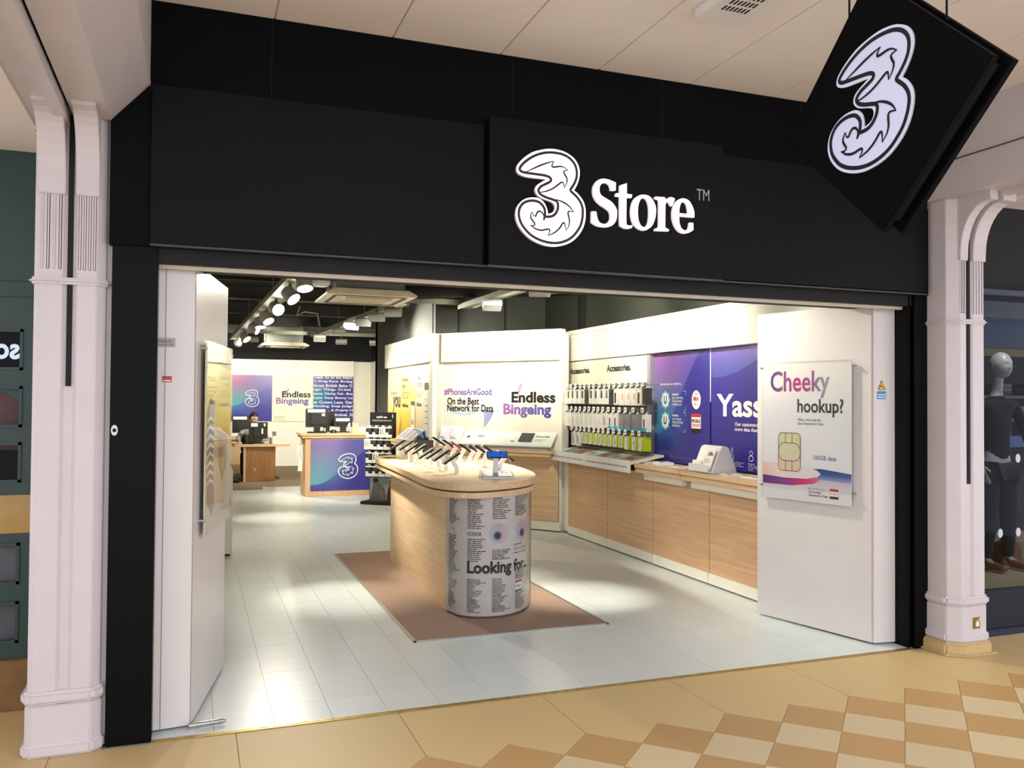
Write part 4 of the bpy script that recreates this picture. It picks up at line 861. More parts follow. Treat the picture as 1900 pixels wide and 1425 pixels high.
WP = smooth_poly([(1.753, 1.87), (1.79, 1.70), (1.87, 1.61), (1.976, 1.572), (2.10, 1.575), (2.223, 1.632), (2.34, 1.75), (2.426, 1.911), (2.49, 2.10), (2.53, 2.3)], False, 6)
base_out = [(1.795, 3.945), (1.753, 1.87)] + WP[1:] + [(2.58, 2.9), (2.6, 3.945)]
MB().prism([(1.80, 3.94), (1.76, 2.1)] + [(2.14+(a-2.14)*.96, 2.1+(c-2.1)*.96) for a, c in WP[2:]] + [(2.57, 2.9), (2.59, 3.94)], .005, .866).build('core', mat('core_brown', '7a5a3c', .6), isl)
for (ya, yb_) in ((3.945, 2.30), (2.297, 1.872)):
    xa = 1.753+(ya-1.87)/(3.945-1.87)*.042; xb = 1.753+(yb_-1.87)/(3.945-1.87)*.042
    MB().prism([(xa, ya), (xb, yb_), (xb+.018, yb_), (xa+.018, ya)], .006, .868).build('side_panel', OAKYY, isl)
MB().prism([(1.795, 3.93), (2.6, 3.93), (2.6, 3.95), (1.795, 3.95)], .006, .868).build('end_panel', OAKY, isl)
MB().prism([(2.53, 2.3), (2.6, 3.945), (2.58, 3.945), (2.51, 2.3)], .006, .868).build('side_panel', OAKYY, isl)
WV = [Vector(q) for q in WP]; WD = [0]
for i in range(1, len(WV)): WD.append(WD[-1]+(WV[i]-WV[i-1]).length)
def wrap_at(s, y, z):
    s = max(0, min(WD[-1]-1e-4, s)); i = 0
    while WD[i+1] < s: i += 1
    t_ = (s-WD[i])/(WD[i+1]-WD[i]); q = WV[i].lerp(WV[i+1], t_)
    ta = WV[max(i-1, 0)]; tb = WV[min(i+2, len(WV)-1)]
    tt = (tb-ta).normalized(); return Vector((q.x-tt.y*y, q.y+tt.x*y, z))
wm = MB(); nW = 60
vs_ = []
for i in range(nW+1):
    s = WD[-1]*i/nW
    for y, z in ((0, .02), (0, .866), (.004, .866), (.004, .02)): vs_.append(wrap_at(s, y, z))
wm.add(vs_, [(i*4+j, i*4+(j+1) % 4, (i+1)*4+(j+1) % 4, (i+1)*4+j) for i in range(nW) for j in range(4)])
wrapo = wm.build('printed_wrap', mat('grey_white_print', 'c8c0bf', .35, var=.02), isl, smooth=True)
wc = MB(); vs_ = []
for i in range(nW+1):
    s = WD[-1]*i/nW
    for y, z in ((-.010, .008), (-.010, .866), (-.007, .866), (-.007, .008)): vs_.append(wrap_at(s, y, z))
wc.add(vs_, [(i*4+j, i*4+(j+1) % 4, (i+1)*4+(j+1) % 4, (i+1)*4+j) for i in range(nW) for j in range(4)])
wc.build('clear_cover', ACRYL, isl, smooth=True)
def wtext(body, x, z, w=None, h=None, mt=INK, **kw):
    if kw.get('res') == 1: kw.setdefault('bold', .012)
    text('wrap_print', body, mt, wrapo, x, z, w, h, y=-.0025, bend=wrap_at, **kw)
WORDS = ['Cheap flights', 'Best cafe', 'Cheap gas', 'Living your best life', 'Relationship goals', 'Dating gift ideas', 'Alternative gift ideas', 'Guided walking routes', 'Romantic TV dramas', 'Classic home decor', 'Cheesy 90s movies', 'Random date blogs', 'Food blogging', 'Road trip places', 'Good movie walls', 'New scones in town', 'Date night ideas', 'Fluffy bandanas', 'Handmade premium cards', 'Wi-Fi tethering', 'Total couples', 'Full fiber display', 'Cute cafes in town', 'Fake cafe goals', 'Restaurant recipes', 'Wake up on time', 'Midnight basement', 'Dance moves', 'Dating websites', 'Barry last party', 'Romantic poetry', 'Skydive at sunset', 'Beard goals', 'Italian restaurants', 'Cute moments', 'Pub quizzes', 'Karaoke', 'Last minute trips', 'Party anthems', 'Street food', 'Viral dances', 'Weird news', 'Puppy videos', 'Gaming rigs', 'Yoga poses']
def col_text(n, k0): return '\n'.join(WORDS[(k0+i*7) % len(WORDS)] for i in range(n))
wtext(col_text(12, 0), .055, .66, .135, .19, res=1)
wtext('Google', .06, .612, .085, .026, mt=mat('salmon_print', 'c98a80', .5, var=0), res=2)
wtext(col_text(33, 3), .045, .055, .15, .53, res=1)
wtext(col_text(15, 5), .258, .635, .125, .215, res=1)
wtext('HONOR', .258, .587, .105, .028, bold=.002, res=2)
wtext(col_text(12, 9), .258, .405, .135, .165, res=1)
wtext(col_text(12, 2), .438, .705, .15, .155, res=1); wtext(col_text(6, 14), .438, .415, .145, .075, res=1)
wtext(col_text(12, 8), .635, .715, .2, .145, res=1); wtext('Surprise gift', .62, .505, .1, .012, res=1); wtext('& 4 U G 3', .625, .47, .16, .02, mt=mat('pale_print', '9c9a98', .5, var=0), res=1); wtext('Unlimited everything', .62, .445, .17, .010, res=1)
wtext('Looking for...', .258, .295, .56, .115, bold=.014)
wtext(col_text(21, 4), .258, .045, .135, .24, res=1); wtext(col_text(21, 20), .438, .045, .145, .24, res=1); wtext(col_text(5, 30), .64, .26, .13, .06, res=1)
wtext(col_text(9, 33), .64, .045, .15, .115, res=1)
for k in range(26): wtext('|', .99, .1+k*.028, .004, .012, mt=INKG, res=1)
def wshape(polys, mt, y): shape('wrap_print', polys, mt, wrapo, y=y, bend=wrap_at)
def well(ex, ez, rx, rz_, mt, y):
    mb = MB(); n, k = 32, 7; vs_ = [wrap_at(ex, y, ez)]
    for i in range(1, k+1): vs_ += [wrap_at(ex+rx*i/k*math.cos(2*math.pi*j/n), y, ez+rz_*i/k*math.sin(2*math.pi*j/n)) for j in range(n)]
    fs = [(0, 1+j, 1+(j+1) % n) for j in range(n)] + [(1+(i-1)*n+j, 1+i*n+j, 1+i*n+(j+1) % n, 1+(i-1)*n+(j+1) % n) for i in range(1, k) for j in range(n)]
    mb.add(vs_, fs); mb.build('wrap_print', mt, wrapo, smooth=True)
for ex, rx in ((.487, .068), (.735, .083)):
    well(ex, .605, rx, .072, grad('eye_lilac', 0, [(0, '9fb0d0'), (.5, 'b3a5b8'), (1, 'c9aab4')], .4), -.0028)
    well(ex-.01, .588, rx*.44, .031, mat('eye_iris', '5a4e66', .4, var=0), -.0036); well(ex-.01, .588, rx*.26, .018, INK, -.0042)
bx0 = .64
wshape([[(bx0, .175), (bx0+.085, .175), (bx0+.085, .245), (bx0, .245)]], WINK, -.003); wshape([[(bx0, .232), (bx0+.085, .232), (bx0+.085, .248), (bx0, .248)]], RED, -.0036); wshape([[(bx0, .165), (bx0+.085, .165), (bx0+.085, .183), (bx0, .183)]], mat('plum_print', '5a3a48', .4, var=0), -.0036); wtext('MOBILE', bx0+.006, .198, .073, .02, res=2)
# phones on white stands
PH = {'black': mat('black_phone_glass', '0a0a0d', .4, var=0, spec=.25), 'red': mat('red_phone_body', '8e1c2a', .3, var=0), 'grey': mat('silver_phone_body', 'b9bcc2', .3, .6, var=0)}
SCR = mat('dark_phone_screen', '08080c', .5, var=0, spec=.12); SCRB = mat('blue_phone_screen', '2f5fb8', .15, var=.4, scale=20, emit='2a58c0', es=.35)
STW = mat('white_stand_plastic', 'f0ece8', .35, var=.01)
def phone_stand(x, y, zc, side, label, col='black', tilt=33):
    """side -1: screen faces world -X, +1: faces +X"""
    t = thing('phone_display', label, 'phone display', (x, y, .965), 0 if side < 0 else 180, 'phones on white stands on the island table')
    h = zc-.965
    # stand: foot, bent neck
    MB().lathe([(.03, 0), (.03, .006), (.012, .01)], c=(.05, 0, 0), n=16).build('foot', STW, t, smooth=True)
    prof = [(.035, .0), (.065, .0), (.062, h*.45), (.02, h-.005), (-.012, h-.02), (.03, h*.42)]
    MB().prism(prof[::-1], -.015, .015, axis='y').build('neck', STW, t, bev=.004)
    Mp = Matrix.Translation((0, 0, h)) @ Matrix.Rotation(R(-tilt), 4, 'Y')
    MB().box(-.02, .03, -.022, .022, -.024, -.011, Mp).build('cradle', STW, t, bev=.003)
    b_ = MB().box(-.078, .078, -.037, .037, -.011, .004, Mp).build('phone', PH[col], t, bev=.003)
    MB().box(-.070, .070, -.033, .033, .0042, .005, Mp).build('screen', SCR, b_)
    MB().tube([Mp @ Vector((-.078, 0, 0)), Vector((-.09, .01, h*.5-.03)), Vector((-.05, .02, .006)), Vector((.02, .02, .004)), Vector((.04, .01, .01))], .0018, 6).build('cable', GREYP, t, smooth=True)
    MB().tube([Vector((.09, -.03, .0)), Vector((.09, -.03, .09))], .0016, 6).build('tether_wire', STEEL, t)
    return t
Lp = [(4.471, 1.094), (4.131, 1.1), (3.898, 1.088), (3.603, 1.092), (3.352, 1.068), (3.096, 1.082), (2.853, 1.081), (2.538, 1.078)]
for i, (y, z) in enumerate(Lp):
    s = 1.9/1.98
    phone_stand(1.9, -4.19+(y+4.19)*s, 1.55-(1.55-z)*s, -1, 'phone on a white stand in the row nearest the till, %s from the rounded end' % ORD[7-i])
Rp = [(4.49, 1.121), (4.11, 1.112), (3.83, 1.105), (3.56, 1.098), (3.27, 1.097), (3.09, 1.11), (2.86, 1.118), (2.45, 1.095)]
for i, (y, z) in enumerate(Rp):
    phone_stand(2.42, y, z, 1, ('red phone' if i == 2 else 'phone') + ' on a stand in the accessories side row, %s from the rounded end' % ORD[7-i], 'red' if i == 2 else 'black')
fp_ = thing('phone_plinth_display', 'blue-screened phone on a white stand on a low wedge plinth at the rounded end', 'phone display', (2.17, 1.98, .965), -14)
MB().prism([(-.16, 0), (.16, 0), (.16, .05), (-.16, .012)], -.115, .135, axis='x').build('plinth', WPLAST, fp_, bev=.006)
Mt = Matrix.Translation((0, -.16, .0125)) @ Matrix.Rotation(math.atan2(.038, .32), 4, 'X')
MB().box(-.10, .12, .03, .30, .0005, .003, Mt).build('printed_plate', mat('blue_night_print', '3a4a86', .25, var=.5, scale=16, coat=.4), fp_)
MB().prism([(-.02, .03), (.02, .035), (.012, .10), (.005, .165), (-.02, .165), (-.012, .10)][::-1], -.02, .02, axis='x').build('neck', STW, fp_, bev=.004)
Mq = Matrix.Translation((0.01, -.01, .172)) @ Matrix.Rotation(R(38), 4, 'X')
ph_ = MB().box(-.08, .08, -.038, .038, -.005, .004, Mq).build('phone', PH['black'], fp_, bev=.003); MB().box(-.074, .074, -.034, .034, .0042, .005, Mq).build('screen', SCRB, ph_)
MB().tube([(.085, 0, .17), (.12, .02, .12), (.10, .05, .05), (.04, .03, .04)], .002, 6).build('cable', STW, fp_, smooth=True)
tg_ = thing('tablet_on_stand', 'grey tablet standing on the island table behind the phones', 'tablet', (2.26, 4.5, .965), -20)
Mg = Matrix.Translation((0, 0, .02)) @ Matrix.Rotation(R(-18), 4, 'X')
MB().box(-.10, .10, -.005, .005, 0, .15, Mg).build('tablet', mat('taupe_tablet_back', '8f8474', .35, .3), tg_, bev=.003); MB().box(-.05, .05, -.03, .07, 0, .012).build('foot', STW, tg_, bev=.002); MB().prism([(.02, .01), (.07, .01), (.045, .09)], -.01, .01, axis='x').build('prop', STW, tg_)
ac = thing('price_card_tray', 'flat yellow and clear price card tray at the far corner of the island table', 'tray', (1.90, 4.37, .965), 15)
box('tray', -.13, .12, -.12, .12, 0, .012, ACRYL, ac); box('yellow_card', -.10, .03, -.09, .09, .012, .014, mat('yellow_card', 'd6cf62', .4, var=.2, scale=30), ac)
# ================================================================== BLACK PACK STAND
sd = thing('pack_stand', 'black floor stand hung with phone cases beside the till counter', 'display stand', (2.66, 8.47, 0), -38)
box('base', -.26, .26, -.2, .2, 0, .045, BPLAST, sd, bev=.008)
box('back_panel', -.21, .21, .0, .03, .045, 1.36, BPLAST, sd, bev=.003)
text('header_print', 'tech21 evo', WINK, sd, -.1, 1.275, .17, .03, y=-.002, bold=.004); text('header_print', 'PROTECTS DROP AFTER DROP', LGREY, sd, -.17, 1.225, .32, .022, y=-.002, res=2)
box('corner_print', .155, .17, -.003, .0, 1.28, 1.33, LGREY, sd)
pic = box('photo_panel', -.20, .20, -.006, .0, .05, .385, mat('photo_backdrop', '9aa7ad', .4, var=.25, scale=5), sd)
shape('photo_print', [smooth_poly([(-.17, .05), (-.16, .2), (-.13, .27), (-.06, .29), (.03, .24), (.06, .15), (.04, .05)], True, 3)], mat('grey_shirt_print', '6a6e76', .5, var=.2, scale=20), pic, y=-.008); shape('photo_print', [ell(-.10, .31, .04, .055)], mat('skin_print', '9a6e58', .5, var=0), pic, y=-.009); shape('photo_print', [ell(-.10, .345, .045, .03)], mat('hair_print', '2c2220', .5, var=0), pic, y=-.0095)
shape('photo_print', [smooth_poly([(.09, .05), (.10, .22), (.14, .27), (.19, .24), (.195, .05)], True, 3)], mat('dark_red_print', '5a3436', .5, var=0), pic, y=-.008); shape('photo_print', [ell(.145, .31, .035, .045)], mat('skin_print2', 'a87c66', .5, var=0), pic, y=-.009)
shape('photo_print', [[(-.04, .2), (.02, .18), (.05, .05), (-.01, .05)]], mat('skin_print', '9a6e58', .5, var=0), pic, y=-.0095)
KINDS['tech'] = ('black and white phone case box', BPLAST, .102, .155, .05, [(0, 1, 0, .28, OFFW), (0, .45, .28, .5, OFFW), (.0, 1, .88, 1, OFFW), (.2, .8, .45, .85, DGREY)])
KINDS['techw'] = ('white phone case box', OFFW, .102, .155, .05, [(.2, .8, .3, .85, LGREY), (.1, .3, .3, .85, GREYP)])
c38, s38 = math.cos(R(-38)), math.sin(R(-38))
for rw, zt in enumerate((1.145, .965, .765, .565)):
    box('shelf_bar', -.21, .21, -.03, .0, zt-.17, zt-.16, BPLAST, sd)
    for k in range(4):
        lx = -.16+k*.107-(.03 if rw == 1 else 0); ly = -.10
        kd = 'techw' if (rw, k) in ((0, 2), (1, 0), (2, 1)) else 'tech'
        MB().tube([(lx, 0, zt+.016), (lx, -.14, zt+.016), (lx, -.145, zt+.024)], .003, 6).build('hook', WPLAST, sd)
        place_pack(kd, (2.66+lx*c38-ly*s38, 8.47+lx*s38+ly*c38, zt), -38, '%s, %s in row %s of the black stand' % (KINDS[kd][0].replace('phone case', 'case'), ORD[k], ['one', 'two', 'three', 'four'][rw]), 'packs on the black floor stand')
# ================================================================== TILL COUNTER
sv = thing('till_counter', 'oak till counter with a blue emblem panel on its front', 'counter', (1.68, 9.70, 0))
MB().box(.0, 1.25, .0, .6, 0, .93).build('body', OAKV, sv, bev=.003)
box('front_panel', .085, 1.17, -.006, .0, .085, .905, wave('blue_till_print', '7f6aa0', '50569a', '629aaa', '5088ae', '3f3c8e', .12, .85), sv)
logo(sv, .68, .475, .40, -.008, 'outline', None, WINK)
MB().box(-.07, 1.255, -.05, .65, .968, 1.005).build('counter_top', OAKY, sv, bev=.002); MB().box(-.05, 1.25, -.03, .63, .93, .965).build('counter_top_lower_edge', OAKY, sv, bev=.002)
tw = thing('hanging_papers', 'white papers hanging from the side of the till counter', 'papers', (1.64, 9.95, 0))
MB().prism([(.0, .90), (-.09, .72), (-.04, .62), (-.06, .40), (.01, .40), (.02, .60), (.0, .75)], -.14, -.12, axis='y').build('sheet', PAPER, tw); MB().prism([(.0, .90), (-.03, .70), (.02, .55)], -.16, -.145, axis='y').build('sheet', PAPER, tw)
def monitor(loc, rz, w, h, label, labels=()):
    """seen from behind"""
    t = thing('computer_monitor', label, 'monitor', loc, rz)
    box('shell', -w/2, w/2, -.018, .018, .09, .09+h, BPLAST, t, bev=.006); box('back_bulge', -w*.3, w*.3, -.045, -.018, .13, .05+h, BPLAST, t, bev=.01)
    box('screen', -w/2+.012, w/2-.012, .0182, .0195, .10, .08+h, SCR, t)
    box('stand_neck', -.05, .05, -.03, .0, .012, .2, BPLAST, t, bev=.004); box('stand_foot', -.11, .11, -.09, .09, 0, .014, BPLAST, t, bev=.004)
    for (a, c, e, g) in labels: box('paper_label', -w/2+a*w, -w/2+c*w, -.0475 if .2 < (a+c)/2 < .8 else -.0205, -.0445 if .2 < (a+c)/2 < .8 else -.0175, .09+e*h, .09+g*h, PAPER, t)
    return t
monitor((1.89, 9.95, 1.005), 4, .36, .30, 'large black monitor at the open end of the till counter', ((.06, .85, .80, .97), (.7, .84, .6, .74)))
monitor((2.33, 10.05, 1.005), -6, .30, .17, 'low black monitor at the stand end of the till counter', ((.1, .85, .55, .85), (.75, .9, .0, .4)))
monitor((2.09, 10.27, 1.005), 6, .26, .25, 'black monitor half hidden between two others on the till counter', ((.1, .3, .6, .85),))
kb = thing('keyboard', 'black keyboard lying at the open end of the till counter', 'keyboard', (1.86, 9.80, 1.005))
box('case', -.14, .13, -.06, .06, 0, .018, BPLAST, kb, bev=.004)
for i in range(4):
    for j in range(9): box('key', -.125+j*.027, -.103+j*.027, -.048+i*.026, -.027+i*.026, .018, .023, BLACK, kb)
dk = thing('card_reader_dock', 'round black card reader dock in the middle of the till counter', 'card reader', (2.14, 9.82, 1.005))
MB().lathe([(.055, 0), (.055, .02), (.04, .045), (.02, .05)], n=18).build('dock', BPLAST, dk, smooth=True); MB().lathe([(.02, .05), (.02, .058)], n=14).build('button', GREYP, dk)
hp = thing('handheld_scanner', 'black handheld scanner with a white label on the till counter', 'scanner', (2.0, 9.84, 1.005))
MB().box(-.035, .035, -.03, .03, 0, .03).build('base', BPLAST, hp, bev=.006); MB().tube([(0, 0, .03), (0, -.005, .09), (0, -.03, .11)], [.015, .018, .022], 10).build('handle', BPLAST, hp, smooth=True); box('white_label', -.01, .01, -.024, -.018, .03, .08, PAPER, hp)
cb = thing('yellow_phone_box', 'tall cream printed box standing on the till counter', 'box', (2.50, 9.86, 1.005), -3)
box('carton', -.043, .043, -.02, .02, 0, .155, mat('cream_card', 'e6e0a8', .45, var=.04), cb, bev=.002); shape('print', [ell(.0, .07, .028, .045)], mat('faint_print', 'c9c294', .5, var=0), cb, y=-.0215)
for k, (w_, nm) in enumerate(((.19, 'printed'),)):
    t = thing('leaflet_box', 'low white leaflet box at the stand end of the till counter', 'box', (2.65, 9.88, 1.005)); box('carton', -.1, .1, -.03, .03, 0, .085, PAPER, t, bev=.002); box('dark_end', -.115, -.103, -.03, .03, 0, .08, BPLAST, t)
    for q in range(4): shape('print', [ell(-.06+q*.035, .04, .012, .02, 12)], LGREY, t, y=-.0315)
# ================================================================== BACK WALL GRAPHICS
bw = thing('back_wall_display', 'white display wall at the back with emblem, Endless Bingeing and titles panels', 'wall unit', (0, 16.1, 0))
MB().box(.2, 3.57, .0, .19, 2.085, 2.45).build('canopy', WHITE, bw, bev=.003)
box('backing', .2, 3.57, .06, .19, 0, 2.09, WHITE, bw)
BKP = wave('magenta_blue_print', 'a81f86', '4a3a9c', '3aa6a8', '2f6aae', '2c2c92', .33, .74)
box('graphic_panel', .79, 1.694, .03, .06, 1.04, 2.085, BKP, bw); logo(bw, 1.262, 1.56, .385, .028, 'outline', None, WINK)
box('graphic_panel', 1.70, 2.622, .03, .06, 1.03, 2.085, CREAMP, bw)
text('headline', 'Endless', INK, bw, 1.92, 1.585, .65, .145, y=.028, bold=.010); text('headline', 'Bingeing', PURPINK, bw, 1.79, 1.395, .73, .185, y=.027, bold=.010)
shape('swoosh_print', [smooth_poly([(1.91, 1.62, 1), (1.97, 1.72), (2.09, 1.80, 1), (2.06, 1.73), (2.04, 1.68), (1.97, 1.66)], True, 3)], mat('plum_swoosh_flat', 'a998b0', .4, var=0), bw, y=.0285)
text('print', '#PhonesAreGood\nOn the Best\nNetwork for Data', INKG, bw, 1.75, 1.06, .25, .1, y=.028, res=2)
bk3 = box('graphic_panel', 2.628, 3.556, .03, .06, 1.04, 2.085, wave('teal_blue_print', '5a4a9c', '3f3a94', '2f8fa6', '2f7aac', '33308e', .45, 1.1), bw)
LN = ['Geek. Ex on the Beach', "'s Drag Race. Bodyg", 'Great British Bake O', 'nger Things. Ordeal', 'ence. Vanity Fair. Bea', 'Lens. Sexy Bunny Le', 'er Crown Lens. Dar', 'Hotdog. Snap Judge', 'ny. A Prairie H', 'n. Criminal. Si', 'Podcast. T']
for i, l_ in enumerate(LN):
    wfr = (.9, .9, .9, .86, .91, .91, .91, .91, .86, .86, .72)[i]
    text('title_print', l_, WINK, bw, 2.635 if i < 8 else 3.55-wfr*.78, 2.03-i*.0975, wfr if i < 8 else wfr*.78, .07, y=.028, bold=.006, res=2)
# ================================================================== DESKS AND PEOPLE AT THE BACK
d1 = thing('desk', 'brown oak desk with a solid pedestal where the seated worker types', 'desk', (.0, 12.4, 0))
MB().box(.90, 1.465, .03, .20, .007, .655).build('pedestal', OAKD, d1, bev=.003); MB().box(.893, .93, .02, .21, .007, .655).build('edge_post', OAKV, d1)
MB().prism([(.73, .0), (1.48, -.03), (1.73, .05), (1.73, .54), (.70, .54)], .655, .70).build('desk_top', OAKY, d1, bev=.003)
box('label_mark', 1.09, 1.10, .028, .03, .2, .26, PAPER, d1)
d2 = thing('desk', 'pale desk behind the seated customer against the back wall', 'desk', (.0, 14.3, 0))
MB().box(-.2, 1.05, .0, .7, .70, .745).build('desk_top', OAKY, d2, bev=.003); MB().box(.55, .95, .05, .65, .006, .70).build('pedestal', OAKY, d2, bev=.003); MB().box(-.2, -.1, .05, .65, .006, .70).build('pedestal', OAKY, d2)
monitor((1.17, 12.75, .70), 2, .345, .315, 'black monitor in front of the seated worker', ((.1, .46, .73, .95), (.77, .88, .75, .92), (.66, .75, .3, .62)))
monitor((.95, 14.5, .745), 0, .36, .36, 'black monitor on the pale desk behind the worker', ((.05, .8, .78, .95),))
bx = thing('tissue_box', 'white and black upright box with a phone on the worker desk', 'box', (1.46, 12.6, .70)); box('carton', -.045, .045, -.04, .04, 0, .15, OFFW, bx, bev=.002); Mz = Matrix.Translation((-.01, 0, .15)) @ Matrix.Rotation(R(-30), 4, 'X'); MB().box(-.03, .04, -.01, .01, .0, .09, Mz).build('phone', BPLAST, bx, bev=.003)
bx = thing('grey_canister', 'grey and brown canister beside the monitor on the worker desk', 'canister', (1.37, 12.58, .70)); box('canister', -.02, .0, -.03, .03, 0, .12, GREYP, bx, bev=.003); box('dark_side', .0, .03, -.03, .03, 0, .12, mat('brown_card', '5a3e30', .5), bx, bev=.002)
kb2 = thing('keyboard', 'black keyboard in front of the seated worker', 'keyboard', (.98, 12.56, .70)); box('case', -.12, .1, -.05, .05, 0, .015, BPLAST, kb2, bev=.003)
for i in range(3):
    for j in range(7): box('key', -.105+j*.028, -.083+j*.028, -.038+i*.026, -.017+i*.026, .015, .019, BLACK, kb2)
pp = thing('paper_pad', 'pad of papers at the free end of the worker desk', 'papers', (1.6, 12.68, .70)); MB().box(-.09, .09, -.06, .06, 0, .012).box(-.06, .11, -.05, .07, .012, .018).build('sheets', PAPER, pp)
# ---- bodies
def skin(name, J, E, m, parent, sub=2):
    names = list(J); idx = {n: i for i, n in enumerate(names)}
    me = bpy.data.meshes.new(name); me.from_pydata([J[n][0] for n in names], [(idx[a], idx[c]) for a, c in E], []); me.update()
    me.materials.append(m)
    o = newobj(name, me, parent); sk = o.modifiers.new('skin', 'SKIN'); sk.use_smooth_shade = True
    for i, n in enumerate(names):
        rr = J[n][1]; me.skin_vertices[0].data[i].radius = rr if isinstance(rr, tuple) else (rr, rr); me.skin_vertices[0].data[i].use_root = (i == 0)
    sb = o.modifiers.new('smooth', 'SUBSURF'); sb.levels = sub; sb.render_levels = sub
    return o
def head_mesh(name, c, s, yaw_, pitch_, m, parent, face=True):
    """head of height s with brow, eye sockets, nose, lips, chin and ears; faces local -y before turning"""
    nu, nv = 40, 30; mb = MB(); vs_ = []
    def gs(a, b, w1, w2, x, z): return math.exp(-((x-a)/w1)**2-((z-b)/w2)**2)
    for i in range(nv+1):
        th = math.pi*i/nv
        for j in range(nu):
            ph = 2*math.pi*j/nu
            x = math.sin(th)*math.sin(ph); y = -math.sin(th)*math.cos(ph); z = math.cos(th)
            X, Y, Z = x*.34, y*.43, z*.5
            X *= 1.04 if z > 0 else 1-.16*(-z)**2
            if z < 0: Y = Y*(1-.05*(-z)) - .05*(-z)*(1 if y < 0 else -.3)
            if y < 0 and face:
                Y += -.06*gs(0, -.10, .055, .09, X, Z) - .025*gs(0, .0, .045, .12, X, Z)
                Y += .045*(gs(.14, .03, .075, .05, X, Z)+gs(-.14, .03, .075, .05, X, Z))
                Y += -.02*gs(0, .12, .25, .05, X, Z)
                Y += -.035*gs(0, -.255, .09, .035, X, Z) + .015*gs(0, -.235, .1, .012, X, Z)
                Y += -.04*gs(0, -.40, .12, .07, X, Z)
            vs_.append((X*s, Y*s, Z*s))
    Mh_ = Matrix.Translation(c) @ Matrix.Rotation(yaw_, 4, 'Z') @ Matrix.Rotation(pitch_, 4, 'X')
    mb.add([Mh_ @ Vector(q) for q in vs_], [(i*nu+j, (i+1)*nu+j, (i+1)*nu+(j+1) % nu, i*nu+(j+1) % nu) for i in range(nv) for j in range(nu)])
    for sx in (-1, 1):
        mb.lathe([(.002*s, -.07*s), (.03*s, -.06*s), (.045*s, 0), (.035*s, .06*s), (.002*s, .075*s)], n=10, M=Mh_ @ Matrix.Translation((sx*.34*s, .04*s, -.02*s)) @ Matrix.Scale(.5, 4, (1, 0, 0)))
    return mb.build(name, m, parent, smooth=True), Mh_
def hand(J, E, wrist, tip_dir, palm_dir, k, pre, s=1.0, curl=.35):
    """adds a palm and five fingers to a skeleton; tip_dir along the fingers, palm_dir out of the palm"""
    d = Vector(tip_dir).normalized(); n = Vector(palm_dir); n = (n-d*n.dot(d)).normalized(); side = d.cross(n)*k
    w = Vector(J[wrist][0])
    pc = w+d*.045*s; J[pre+'palm'] = (tuple(pc), (.020*s, .012*s)); E.append((wrist, pre+'palm'))
    for i, (off, ln) in enumerate(((-.027, .062), (-.009, .072), (.009, .068), (.026, .052))):
        b0 = w+d*.085*s+side*off*s; J[pre+'k%d' % i] = (tuple(b0), .0095*s); E.append((pre+'palm', pre+'k%d' % i))
        q = b0; dd = d.copy()
        for j, fr in enumerate((.42, .33, .25)):
            dd = (dd+n*curl*(.7+.3*j)).normalized(); q = q+dd*ln*fr*s
            J[pre+'f%d%d' % (i, j)] = (tuple(q), (.0088-.001*j)*s); E.append((pre+('k%d' % i if j == 0 else 'f%d%d' % (i, j-1)), pre+'f%d%d' % (i, j)))
    t0 = w+d*.025*s-side*.028*s; J[pre+'t0'] = (tuple(t0), .011*s); E.append((pre+'palm', pre+'t0'))
    t1 = t0+(d*.7-side*.6+n*.3).normalized()*.034*s; t2 = t1+(d*.9-side*.2+n*.4).normalized()*.028*s
    J[pre+'t1'] = (tuple(t1), .010*s); J[pre+'t2'] = (tuple(t2), .008*s); E += [(pre+'t0', pre+'t1'), (pre+'t1', pre+'t2')]
SKIN = mat('skin', 'dfae95', .5, var=.04); HAIR = mat('brown_hair', '2e2019', .6, var=.2, scale=60); SAGE = mat('grey_green_shirt', 'a2a89a', .8, var=.08, scale=40); NAVYT = mat('black_trousers', '15151a', .85, var=.1); JEAN = mat('grey_blue_jeans', '6a737c', .85, var=.12, scale=60); SHOE = mat('black_shoe', '111114', .45, var=.1); DJ = mat('dark_jacket', '16181c', .8, var=.1)
p1 = thing('person', 'seated worker in a grey-green shirt typing behind the desk monitor', 'person', (0, 0, 0))
hx, hy_ = 1.10, 13.02
J = {'pelvis': ((hx, hy_+.12, .50), (.14, .10)), 'waist': ((hx, hy_+.12, .66), (.13, .09)), 'chest': ((hx, hy_+.08, .84), (.15, .10)), 'neck0': ((hx, hy_+.04, .99), .055), 'neck1': ((hx, hy_+.02, 1.07), .05)}
E_ = [('pelvis', 'waist'), ('waist', 'chest'), ('chest', 'neck0'), ('neck0', 'neck1')]
def arm(J, E_, pre, sh_, el, wr, r0=.055):
    J[pre+'sh'] = (sh_, r0); J[pre+'el'] = (el, r0*.8); J[pre+'wr'] = (wr, r0*.52); E_ += [('chest', pre+'sh'), (pre+'sh', pre+'el'), (pre+'el', pre+'wr')]
arm(J, E_, 'l', (hx-.20, hy_+.06, .92), (hx-.29, hy_-.10, .76), (hx-.27, hy_-.38, .735)); arm(J, E_, 'r', (hx+.20, hy_+.06, .92), (hx+.27, hy_+.02, .76), (hx+.10, hy_-.14, .735))
JH = {k: (v[0], (tuple(q*.8 for q in v[1]) if isinstance(v[1], tuple) else v[1]*.8)) for k, v in J.items()}; EH = list(E_)
hand(JH, EH, 'lwr', (.1, -1, -.12), (0, 0, -1), 1, 'l', .95); hand(JH, EH, 'rwr', (-.3, -1, -.12), (0, 0, -1), -1, 'r', .95)
skin('body', JH, EH, SKIN, p1)
